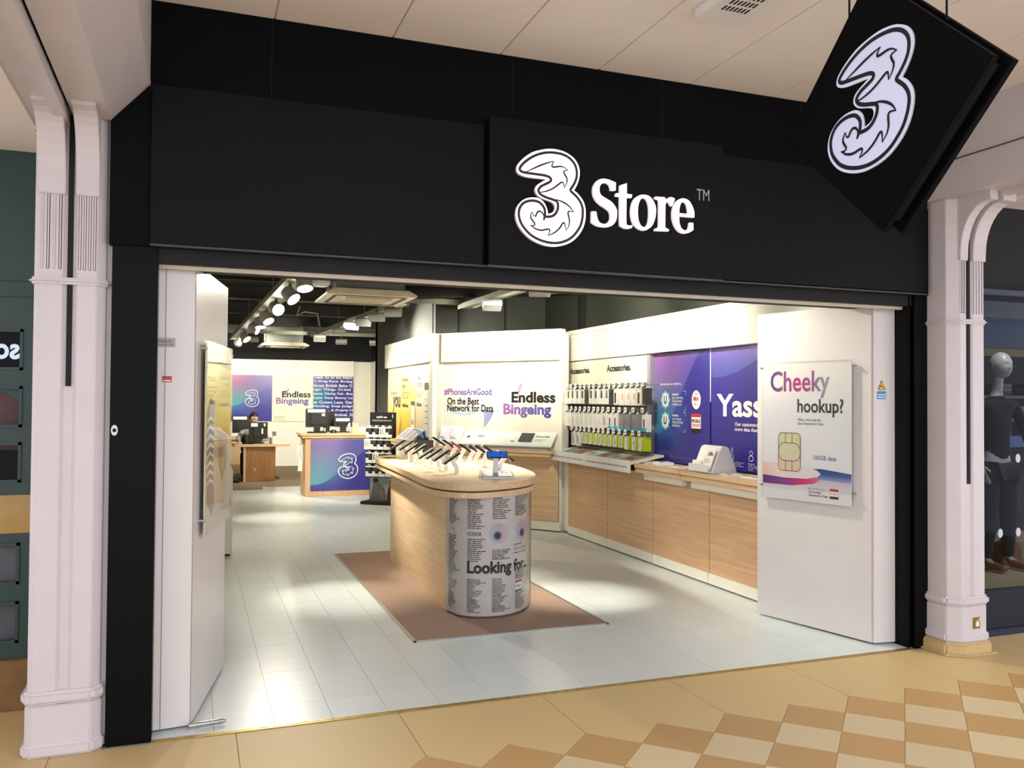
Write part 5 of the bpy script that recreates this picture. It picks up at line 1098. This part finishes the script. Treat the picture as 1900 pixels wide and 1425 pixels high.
shJ = {k: v for k, v in J.items() if k != 'neck1'}; skin('shirt', {k: (v[0], v[1]) for k, v in shJ.items()}, [e for e in E_ if 'neck1' not in e], SAGE, p1)
LJ = {'pelvis': ((hx, hy_+.12, .50), (.15, .11)), 'lh': ((hx-.10, hy_+.08, .49), .09), 'lk': ((hx-.19, hy_-.26, .50), .07), 'la': ((hx-.20, hy_-.22, .10), .045), 'rh': ((hx+.10, hy_+.08, .49), .09), 'rk': ((hx+.12, hy_-.24, .50), .07), 'ra': ((hx+.12, hy_-.2, .10), .045)}
skin('trousers', LJ, [('pelvis', 'lh'), ('lh', 'lk'), ('lk', 'la'), ('pelvis', 'rh'), ('rh', 'rk'), ('rk', 'ra')], NAVYT, p1)
def shoe(parent, x, y, ang, m=SHOE):
    c, s = math.cos(ang), math.sin(ang); P3 = lambda a, z: (x+c*a, y+s*a, z)
    skin('shoe', {'h': (P3(-.03, .045), (.038, .04)), 'm': (P3(.07, .04), (.04, .032)), 't': (P3(.16, .032), (.036, .022)), 'a': (P3(-.02, .09), .04)}, [('h', 'm'), ('m', 't'), ('h', 'a')], m, parent)
shoe(p1, hx-.20, hy_-.22, -math.pi/2); shoe(p1, hx+.12, hy_-.20, -math.pi/2)
hd1, Mh1 = head_mesh('head', Vector((hx, hy_-.01, 1.175)), .225, R(25), R(16), SKIN, p1)
def hair_cap(Mh_, s, m, parent):
    mb = MB(); nu, nv = 28, 10; vs_ = []
    for i in range(nv+1):
        th = R(100)*i/nv
        for j in range(nu):
            ph = 2*math.pi*j/nu; lim = R(62) if math.cos(ph) > .35 else (R(95) if math.cos(ph) > -.2 else R(118)); t_ = lim*i/nv
            x = math.sin(t_)*math.sin(ph); y = -math.sin(t_)*math.cos(ph); z = math.cos(t_)
            vs_.append(Mh_ @ Vector((x*.372*s, y*.46*s+.01*s, z*.53*s+.0*s)))
    mb.add(vs_, [(i*nu+j, (i+1)*nu+j, (i+1)*nu+(j+1) % nu, i*nu+(j+1) % nu) for i in range(nv) for j in range(nu)])
    return mb.build('hair', m, parent, smooth=True)
hair_cap(Mh1, .225, HAIR, p1)
def face_bits(Mh_, s, parent):
    for sx in (-1, 1):
        MB().lathe([(.001, -.03*s), (.03*s, -.012*s), (.034*s, 0), (.03*s, .012*s), (.001, .03*s)], n=10, M=Mh_ @ Matrix.Translation((sx*.14*s, -.385*s, .03*s))).build('eye', mat('eye_dark', '2a211e', .3, var=0), parent, smooth=True)
        MB().box((sx*.14-.06)*s, (sx*.14+.06)*s, -.43*s, -.40*s, .095*s, .115*s, Mh_).build('eyebrow', HAIR, parent)
    MB().box(-.075*s, .075*s, -.485*s, -.455*s, -.262*s, -.245*s, Mh_).build('mouth', mat('lip', '9a5a50', .5, var=0), parent)
face_bits(Mh1, .225, p1)
def office_chair(x, y, rz, label, tone):
    t = thing('office_chair', label, 'chair', (x, y, 0), rz)
    MB().box(-.23, .23, -.22, .22, .36, .42).build('seat', tone, t, bev=.03); MB().box(-.21, .21, .22, .27, .50, .92).build('backrest', tone, t, bev=.02); MB().box(-.03, .03, .22, .26, .38, .55).build('back_bar', BPLAST, t)
    MB().tube([(0, 0, .08), (0, 0, .36)], .025, 10).build('column', STEEL, t)
    for k in range(5): a = 2*math.pi*k/5; MB().tube([(0, 0, .09), (.25*math.cos(a), .25*math.sin(a), .06), (.25*math.cos(a), .25*math.sin(a), .012)], [.02, .015, .012], 8).build('leg', BPLAST, t)
office_chair(hx, hy_+.14, 180+180, 'black office chair under the seated worker', BPLAST)
p2 = thing('person', 'seated customer in grey jeans and black shoes, mostly hidden by the folded door', 'person', (0, 0, 0))
qx, qy = .10, 12.45
J = {'pelvis': ((qx, qy, .48), (.13, .11)), 'waist': ((qx, qy, .64), (.12, .10)), 'chest': ((qx+.05, qy, .83), (.14, .11)), 'neck0': ((qx+.08, qy, .98), .055), 'neck1': ((qx+.10, qy, 1.06), .05)}
E_ = [('pelvis', 'waist'), ('waist', 'chest'), ('chest', 'neck0'), ('neck0', 'neck1')]
arm(J, E_, 'l', (qx+.07, qy+.18, .91), (qx+.28, qy+.22, .74), (qx+.55, qy+.15, .735)); arm(J, E_, 'r', (qx+.07, qy-.18, .91), (qx+.30, qy-.12, .74), (qx+.56, qy+.06, .735))
JH = {k: (v[0], (tuple(q*.8 for q in v[1]) if isinstance(v[1], tuple) else v[1]*.8)) for k, v in J.items()}; EH = list(E_)
hand(JH, EH, 'lwr', (1, -.1, -.1), (0, 0, -1), 1, 'l', .95); hand(JH, EH, 'rwr', (1, .15, -.1), (0, 0, -1), -1, 'r', .95)
skin('body', JH, EH, SKIN, p2); skin('jacket', {k: v for k, v in J.items() if k != 'neck1'}, [e for e in E_ if 'neck1' not in e], DJ, p2)
LJ = {'pelvis': ((qx, qy, .48), (.14, .12)), 'lh': ((qx+.04, qy+.10, .47), .09), 'lk': ((qx+.46, qy+.12, .49), .072), 'la': ((qx+.60, qy+.10, .10), .045), 'rh': ((qx+.04, qy-.10, .47), .09), 'rk': ((qx+.46, qy-.12, .49), .072), 'ra': ((qx+.58, qy-.14, .10), .045)}
skin('jeans', LJ, [('pelvis', 'lh'), ('lh', 'lk'), ('lk', 'la'), ('pelvis', 'rh'), ('rh', 'rk'), ('rk', 'ra')], JEAN, p2)
shoe(p2, qx+.60, qy+.10, R(5)); shoe(p2, qx+.58, qy-.14, R(-12))
hd2, Mh2 = head_mesh('head', Vector((qx+.13, qy, 1.165)), .225, R(90), R(10), SKIN, p2); hair_cap(Mh2, .225, HAIR, p2); face_bits(Mh2, .225, p2)
office_chair(qx-.02, qy, 90, 'grey visitor chair under the seated customer', mat('grey_fabric', '5a5a5e', .9, var=.1))
wbx = thing('white_cabinet', 'low white cabinet edge just behind the folded door', 'cabinet', (.02, 5.0, 0)); MB().box(-.35, .36, -.3, .5, .02, .84).build('body', WHITE, wbx, bev=.004); box('plinth', -.34, .34, -.28, .48, 0, .02, BLACKM, wbx)
# ================================================================== CEILING FITTINGS
def cassette(x, y, label):
    t = thing('air_conditioning_cassette', label, 'air conditioner', (x, y, 2.62))
    box('casing', -.36, .36, -.36, .36, .06, .38, mat('grey_casing', '8f948b', .5, .2), t, bev=.005)
    for sx in (-1, 1): box('side_bracket', sx*.36-.02, sx*.36+.02, -.05, .05, .1, .42, STEEL, t)
    MB().prism([(-.47, .0), (-.40, -.0), (.40, -.0), (.47, 0), (.47, .02), (.38, .065), (-.38, .065), (-.47, .02)], -.47, .47, axis='y').build('fascia_plate', mat('cream_plastic', 'd6cdb4', .45), t, bev=.006)
    for a in ((-.36, .36, -.39, -.345), (-.36, .36, .345, .39), (-.39, -.345, -.36, .36), (.345, .39, -.36, .36)): box('air_slot', a[0], a[1], a[2], a[3], -.004, .0, mat('dark_air_slot', '2a2624', .6), t)
    g = box('return_grille', -.25, .25, -.25, .25, -.008, -.0, mat('tan_grille', 'a89e88', .5), t)
    for k in range(10): box('grille_bar', -.24, .24, -.235+k*.05, -.215+k*.05, -.012, -.008, mat('cream_plastic', 'd6cdb4', .45), g)
    for sx in (-.3, .3):
        for sy in (-.3, .3): MB().tube([(sx, sy, .38), (sx, sy, .48)], .005, 6).build('hanger_rod', STEEL, t)
    return t
cassette(1.72, 5.0, 'large ceiling air conditioning cassette near the shop opening'); cassette(1.72, 13.9, 'distant ceiling air conditioning cassette near the back wall')
cb2 = thing('ceiling_speaker_box', 'white box speaker hanging beside the nearest cassette', 'speaker', (1.16, 4.35, 2.60), 20); box('shell', -.08, .08, -.08, .08, .06, .28, WPLAST, cb2, bev=.02); MB().tube([(0, 0, .28), (0, 0, .5)], .008, 8).build('stem', STEEL, cb2)
def track(name, a, c, label, w=.09):
    t = thing(name, label, 'light track', (a[0], a[1], a[2])); d = Vector(c)-Vector(a); ln = d.length; ang = math.atan2(d.y, d.x); t.rotation_euler = (0, 0, ang)
    box('rail', 0, ln, -w/2, w/2, .0, .035, TRACKM, t); box('side_flange', 0, ln, -w/2-.005, -w/2, -.012, .05, TRACKM, t); box('side_flange', 0, ln, w/2, w/2+.005, -.012, .05, TRACKM, t)
    k = 0
    while k*1.8 < ln: MB().tube([(.2+k*1.8, 0, .03), (.2+k*1.8, 0, 3.1-a[2])], .004, 6).build('hanger_wire', STEEL, t); k += 1
    return t
track('lighting_track', (.955, 2.6, 2.70), (.75, 13.3, 2.70), 'long lighting track full of bright lamps on the door side', .20)
track('lighting_track', (2.36, 5.9, 2.70), (2.08, 11.8, 2.70), 'lighting track leading to the back over the till', .15)
track('lighting_track', (3.20, 1.2, 2.70), (3.17, 6.1, 2.70), 'lighting track above the island near the accessories', .13)
track('lighting_track', (2.30, 6.05, 2.752), (3.17, 6.05, 2.752), 'short cross track joining two lighting tracks', .05)
track('lighting_track', (.9, 12.0, 2.752), (3.9, 12.0, 2.752), 'cross track in front of the back wall', .05)
def spot(loc, target, label, energy=60, size=55, fat=.065, lampmat=None, col=(1, .94, .79), ln=.17, blend=1.0, boxy=False, tight=False):
    t = thing('track_spotlight', label, 'spotlight', loc, 0, 'spotlights on the ceiling tracks')
    d = (Vector(target)-Vector(loc)).normalized(); q = d.to_track_quat('-Z', 'Y').to_matrix().to_4x4()
    if boxy:   # wide wall washer: shallow box with a long lens
        wd = .17
        MB().prism([(-fat*1.1, -ln*.45), (fat*1.1, -ln*.45), (fat*.75, ln*.3), (fat*.3, ln*.45), (-fat*.3, ln*.45), (-fat*.75, ln*.3)], -wd*.62, wd*.62, axis='x', M=q).build('housing', mat('silver_grey_housing', 'aaaca8', .4, .3), t, bev=.004)
        MB().box(-wd*.56, wd*.56, -fat*.95, fat*.95, -ln*.45-.003, -ln*.45+.002, q).build('lens', lampmat or LAMP, t)
    else: MB().lathe([(fat*.55, ln*.5), (fat*.9, ln*.4), (fat, -ln*.5), (fat*.92, -ln*.5)], n=20, M=q).build('housing', mat('silver_grey_housing', 'aaaca8', .4, .3), t, smooth=True)
    if not boxy: MB().lathe([(fat*.9, -ln*.5+.004), (fat*.9, -ln*.5-.001), (.001, -ln*.5-.012)], n=20, M=q).build('lens', lampmat or LAMP, t, smooth=True)
    MB().box(-.012, .012, -.02, .02, .02, .10).build('yoke', BPLAST, t)
    la = bpy.data.lights.new('spot_lamp', 'SPOT'); la.energy = energy*SPOT_W; la.spot_size = R(size if tight else min(150, size*1.45)); la.spot_blend = 1.0 if tight else blend; la.shadow_soft_size = fat*.9; la.color = col
    lo = bpy.data.objects.new('lamp', la); COL.objects.link(lo); lo.parent = t; lo.matrix_local = q @ Matrix.Translation((0, 0, -ln*.5-.03))
    return t
T1 = [((.95, 2.75, 2.62), (.10, .75, 1.9), 40, 60), ((.915, 3.6, 2.60), (1.15, 2.6, 0), 120, 30), ((.90, 4.65, 2.60), (2.05, 3.4, .96), 330, 40), ((.885, 6.0, 2.60), (2.1, 2.3, .9), 120, 45), ((.87, 7.2, 2.60), (2.0, 5.6, 0), 80, 60), ((.85, 8.0, 2.60), (1.05, 7.4, 0), 110, 30), ((.83, 9.1, 2.60), (2.88, 8.2, 1.6), 110, 50), ((.80, 10.9, 2.60), (2.2, 9.72, .6), 120, 55), ((.77, 12.6, 2.60), (1.3, 16.1, 2.2), 80, 60)]
for i, (l_, t_, e_, s_) in enumerate(T1): spot(l_, t_, 'bright spotlight on the long door side track, %s from the opening' % ORD[i], e_, s_, .075, ln=.15, tight=i in (1, 2, 5))
T2 = [((2.30, 6.2, 2.64), (2.95, 7.6, 1.9), 45, 50), ((2.24, 6.9, 2.64), (2.88, 8.5, 1.8), 60, 55), ((2.21, 7.7, 2.64), (2.2, 9.7, .7), 110, 50), ((2.18, 8.5, 2.64), (3.4, 5.9, 1.9), 90, 50), ((2.14, 9.4, 2.64), (2.6, 16.1, 1.9), 80, 45), ((2.09, 11.2, 2.64), (2.2, 13.5, 0), 110, 80)]
for i, (l_, t_, e_, s_) in enumerate(T2): spot(l_, t_, 'spotlight on the till track, %s from the opening' % ORD[i], e_, s_, .05, LAMPS, ln=.12, boxy=True)
T3 = [((3.18, 1.6, 2.64), (2.92, 2.0, 0), 130, 30), ((3.18, 2.3, 2.64), (4.38, 2.6, 2.1), 60, 75), ((3.17, 3.55, 2.64), (3.75, 5.45, 2.2), 95, 50), ((3.22, 3.22, 2.64), (4.33, 4.3, 2.2), 70, 70), ((3.16, 4.95, 2.64), (3.3, 6.0, 2.0), 70, 60), ((3.17, 2.8, 2.64), (2.25, 2.8, .95), 130, 42), ((3.19, 1.35, 2.64), (4.0, .7, 1.3), 45, 70)]
for i, (l_, t_, e_, s_) in enumerate(T3): spot(l_, t_, 'spotlight on the accessories track, %s along it' % ORD[i], e_, s_, .055, LAMPS, ln=.13, boxy=True, tight=i == 0)
T4 = [((1.0, 12.0, 2.64), (1.2, 16.1, 1.2), 55, 60), ((2.6, 12.0, 2.64), (3.0, 16.1, 1.3), 55, 65), ((3.24, 12.0, 2.64), (3.95, 14.2, 1.4), 40, 70), ((3.6, 12.0, 2.64), (3.0, 10.5, 0), 60, 80)]
for i, (l_, t_, e_, s_) in enumerate(T4): spot(l_, t_, 'small spotlight on the cross track at the back, %s from the door side' % ORD[i], e_, s_, .045, LAMPS, ln=.11, boxy=True)
# ================================================================== GREEN SHOP FRONT NEXT DOOR
GR = mat('dark_green_paint', '1f3d38', .4, var=.1, scale=6)
gs_ = thing('green_shop_front', 'dark green timber shop front with small panes beside the white column', 'shop front', (0, .68, 0))
zs = [.33, .535, .62, .825, .875, 1.06, 1.125, 1.325, 1.40, 1.605, 1.685, 1.89]
box('top_board', -2.2, -.6, 0, .06, 2.0, 2.79, GR, gs_)
for z in (2.05, 2.13): box('moulding', -2.2, -.6, -.012, 0, z, z+.02, GR, gs_, bev=.004)
box('stile', -.80, -.6, 0, .06, .25, 2.0, GR, gs_)
for z0, z1 in ((.25, .33), (.535, .62), (.825, .875), (1.06, 1.125), (1.325, 1.40), (1.605, 1.685), (1.89, 2.0)): box('rail', -2.2, -.80, 0, .06, z0, z1, GR, gs_)
for xx in (-1.22, -1.64, -2.06): box('glazing_bar', xx, xx+.05, -.002, .06, .25, 2.0, GR, gs_)
for i, (z0, z1) in enumerate(((.33, .535), (.62, .825), (1.125, 1.325), (1.40, 1.605), (1.685, 1.89))):
    MB().box(-2.2, -.80, -.01, .01, z0, z0+.014).box(-2.2, -.80, -.01, .01, z1-.014, z1).box(-.814, -.80, -.01, .01, z0, z1).build('pane_bead', GR, gs_)
    box('pane', -2.2, -.80, .02, .024, z0, z1, GLASS, gs_)
box('yellow_panel', -2.2, -.72, -.004, .0, .873, 1.062, mat('mustard_panel', 'b08a34', .3, var=.25, scale=3, coat=.4), gs_)
MB().box(-2.2, -.6, -.03, .1, 0.0, .25).build('stone_plinth', mat('brown_stone', '7a5a30', .5, var=.2, scale=12), gs_, bev=.005)
inn = thing('sign_reflection_board', 'black board with glowing letters standing in for a sign reflected in the pane', 'sign', (0, .80, 0))  # added board: imitates a lit sign mirrored in the glass
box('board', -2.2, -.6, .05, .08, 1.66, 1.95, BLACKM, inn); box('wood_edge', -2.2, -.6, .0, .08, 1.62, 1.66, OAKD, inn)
text('letters', 'esso', mat('reflected_letters_glow', 'ffffff', .4, var=0, emit='e8ecff', es=1.3), inn, -.735, 1.745, -.225, .08, y=.048, bold=.01, rot=None)
bc = thing('pink_reflection_sheet', 'pink and teal sheet standing in for a reflection in a green framed pane', 'backdrop', (0, .72, 0)); box('sheet', -2.2, -.6, .0, .03, 1.36, 1.62, mat('reflected_teal', 'a9c8be', .5, var=.1), bc)  # sheet colours imitate the arcade reflected in this pane
shape('pink_reflection_shape', [smooth_poly([(-1.3, 1.36), (-1.2, 1.50), (-1.1, 1.47), (-1.0, 1.55), (-.9, 1.58), (-.78, 1.50), (-.62, 1.45), (-.62, 1.36)], True, 3)], mat('reflected_pink', 'd08a7c', .5, var=.1), bc, y=-.002)
sb_ = thing('dark_counter_inside', 'dark counter behind the middle green framed pane', 'counter', (0, .85, 0)); box('body', -2.2, -.6, .0, .3, .9, 1.28, BLACKM, sb_); box('timber_top', -2.2, -.6, -.02, .3, 1.28, 1.31, OAKD, sb_); box('timber_band', -2.2, -.6, -.01, .0, 1.1, 1.125, OAKD, sb_)
lp = thing('floor_reflection_panel', 'pale panel standing in for the floor reflected in the low green framed panes', 'panel', (0, .75, 0)); box('panel', -2.2, -.6, 0, .05, 0.001, .88, mat('reflected_floor_taupe', 'd8ccc4', .4, var=.2, scale=4), lp)  # pale tone imitates the bright arcade floor reflected in the low panes
# ================================================================== MANNEQUIN WINDOW NEXT DOOR
nw = thing('clothes_shop_window', 'clothes shop window with dotted glass beside the white column', 'shop window', (0, .08, 0))
NAVY = mat('navy_paint', '1c2440', .4, var=.1); MUST = mat('mustard_band', '8a7a3a', .5, var=.1)
box('navy_base', 4.60, 8, -.03, .05, 0, .045, NAVY, nw, bev=.004)
box('riser', 4.60, 8, .0, .04, .045, .30, mat('grey_riser', '6a6a70', .25, var=.05, coat=.3), nw)
box('window_deck', 4.60, 8, .04, 1.9, .27, .30, PALE, nw)
gp_ = box('glass', 4.60, 8, -.012, -.004, .045, 2.28, GLASS, nw)
for k in range(9):
    for z in (.68, 1.18): 
        if z == 1.18 and k % 2: continue
        MB().prism([(a, c) for a, c in ell(4.93+k*.165, z, .022, .03, 18)], -.0145, -.0125, axis='y').build('frosted_dot', mat('frosted_white', 'c8ccd4', .6, var=0), gp_)
box('head_frame', 4.60, 8, -.03, .04, 2.28, 2.32, NAVY, nw, bev=.004)
MB().box(4.60, 8, .05, .09, 2.32, 2.9).build('dark_transom', BLACKM, nw)
box('blind_box', 4.60, 9, 1.30, 1.37, 2.03, 2.41, mat('slate_blue', '5a6a8a', .5, var=.05), nw); box('pale_cornice', 4.60, 9, 1.15, 1.30, 2.29, 2.43, mat('pale_grey_paint', '9aa0a8', .5), nw); box('mustard_strip', 4.60, 9, 1.24, 1.30, 1.965, 2.03, MUST, nw)
bk = thing('clothes_shop_interior', 'dark interior of the clothes shop with shelves behind the mannequins', 'shop interior', (0, 2.2, 0))
box('back_wall', 4.6, 9, .0, .05, 0, 2.9, mat('charcoal_wall', '1d1d20', .7, var=.2), bk); box('side_wall', 4.6, 4.65, -1.9, 0, 0, 2.9, mat('charcoal_wall', '1d1d20', .7), bk); box('ceiling_board', 4.6, 9, -1.9, 0, 2.7, 2.9, mat('charcoal_wall', '1d1d20', .7), bk)
for i, (z, col) in enumerate(((1.15, '3a4f86'), (1.38, '6a5a4a'), (1.6, '5a5350'))): box('shelf', 4.7, 9, -.3, 0, z, z+.03, mat('shelf_%d' % i, col, .5, var=.1), bk)
box('blue_band', 4.7, 9, -.32, -.3, 1.13, 1.24, mat('blue_band', '3f5f9c', .5, var=.2), bk); box('green_band', 4.7, 7.4, -.33, -.31, 1.24, 1.36, mat('dark_green_band', '1d4038', .5, var=.2), bk); box('red_garment', 5.6, 5.78, -.6, -.45, 1.2, 1.55, mat('red_cloth', 'b03040', .8, var=.1), bk)
for i in range(6):
    t = thing('folded_garment', 'folded garment on the clothes shop shelf, %s from the column' % ORD[i], 'garment', (7.0+i*.22, 2.05, 1.41 if i % 2 else 1.63), 0, 'folded garments on the far shelf')
    for q in range(3): box('fold', -.08, .08, -.1, .1, q*.04, q*.04+.037, mat('cloth_%d' % ((i+q) % 4), ('8f8278', 'a89a90', '6a625c', '9a7a70')[(i+q) % 4], .9, var=.1), t, bev=.008)
MANN = mat('glossy_white_mannequin', 'c9c7c2', .25, var=.01, coat=.4); DARKC = mat('black_clothing', '15161a', .85, var=.1, scale=8); DENIM = mat('dark_denim', '2a3038', .85, var=.1, scale=10)
def mannequin(x, y, hs_, label, hs_yaw, lwr, rwr, hd=True):
    t = thing('mannequin', label, 'mannequin', (0, 0, 0)); z0 = .30
    J = {'pelvis': ((x, y, z0+.78), (.13, .09)), 'waist': ((x, y, z0+.95), (.10, .08)), 'chest': ((x, y, z0+1.16), (.14, .095)), 'neck0': ((x, y, z0+1.33), .05), 'neck1': ((x, y-.025, z0+1.50), .045)}
    E_ = [('pelvis', 'waist'), ('waist', 'chest'), ('chest', 'neck0'), ('neck0', 'neck1')]
    for pre, sx, wr in (('l', -1, lwr), ('r', 1, rwr)):
        sh_ = (x+sx*.17, y, z0+1.26); el = ((sh_[0]+wr[0])/2+sx*.05, (sh_[1]+wr[1])/2+.03, (sh_[2]+wr[2])/2); arm(J, E_, pre, sh_, el, wr, .048)
    for pre, sx in (('L', -1), ('R', 1)):
        J[pre+'h'] = ((x+sx*.09, y, z0+.74), .085); J[pre+'k'] = ((x+sx*.10, y-.02, z0+.42), .058); J[pre+'a'] = ((x+sx*.11, y, z0+.07), .038); J[pre+'f'] = ((x+sx*.13, y-.12, z0+.03), (.03, .025)); E_ += [('pelvis', pre+'h'), (pre+'h', pre+'k'), (pre+'k', pre+'a'), (pre+'a', pre+'f')]
    JH = {k: (v[0], (tuple(q*.85 for q in v[1]) if isinstance(v[1], tuple) else v[1]*.85)) for k, v in J.items()}; EH = list(E_)
    for pre, sx in (('l', -1), ('r', 1)):
        w_ = Vector(J[pre+'wr'][0]); e_ = Vector(J[pre+'el'][0]); hand(JH, EH, pre+'wr', (w_-e_), (-sx, -.3, 0), sx, pre, 1.0, .22)
    skin('body', JH, EH, MANN, t)
    skin('jumper', {k: v for k, v in J.items() if k in ('pelvis', 'waist', 'chest', 'neck0', 'lsh', 'lel', 'rsh', 'rel', 'lwr', 'rwr')}, [e for e in E_ if all(q in ('pelvis', 'waist', 'chest', 'neck0', 'lsh', 'lel', 'rsh', 'rel', 'lwr', 'rwr') for q in e)], DARKC, t)
    skin('trousers', {k: ((v[0]), (v[1] if isinstance(v[1], tuple) else v[1]*1.12)) for k, v in J.items() if k in ('pelvis', 'Lh', 'Lk', 'La', 'Rh', 'Rk', 'Ra')}, [('pelvis', 'Lh'), ('Lh', 'Lk'), ('Lk', 'La'), ('pelvis', 'Rh'), ('Rh', 'Rk'), ('Rk', 'Ra')], DENIM, t)
    for sx in (-1, 1): shoe(t, x+sx*.115, y-.02, -math.pi/2, mat('tan_boot', '8a5f3c', .5)); 
    for o in t.children:
        if o.name.startswith('shoe'): o.location = (0, 0, z0)
    if hd: head_mesh('head', Vector((x, y-.04, z0+1.54)), .20, hs_yaw, 0, MANN, t)
    return t
mannequin(5.72, .62, 1, 'white bald mannequin in black clothing looking across the window', R(-2), (5.48, .55, 1.10), (5.94, .48, 1.14))
mannequin(6.62, .75, 1, 'white mannequin in black clothing further along the clothes window', R(-10), (6.35, .6, 1.1), (6.85, .6, 1.1))
bg = thing('tan_bag', 'tan leather bag on the window deck beside the mannequin feet', 'bag', (5.98, .75, .30)); MB().prism([(-.12, 0), (.12, 0), (.10, .14), (.02, .2), (-.10, .16)], -.05, .05, axis='y').build('bag_body', mat('tan_leather', '8f5f3a', .45, var=.1), bg, bev=.012); box('buckle', -.11, -.10, -.06, -.05, .1, .16, BRASS, bg)
def add_window_fill(x, label):  # fill light added to brighten the mannequins
    t = thing('window_fill_light', label, 'light', (x, .19, 2.60), 0, 'added fill lights in the clothes shop window')
    MB().lathe([(.05, .04), (.05, -.02), (.04, -.02), (.038, .0)], n=18).build('can', BLACK2, t); MB().lathe([(.036, -.004), (.001, -.006)], n=18).build('lens', LAMPS, t)
    la = bpy.data.lights.new('window_fill_lamp', 'SPOT'); la.energy = 45; la.spot_size = R(95); la.spot_blend = .8; la.shadow_soft_size = .05; la.color = (1, .95, .9)
    lo = bpy.data.objects.new('lamp', la); COL.objects.link(lo); lo.parent = t; lo.location = (0, 0, -.03); lo.rotation_euler = (R(24), 0, 0)
add_window_fill(5.6, 'small added fill light above the bald mannequin'); add_window_fill(6.7, 'small added fill light above the further mannequin')
finish_print()
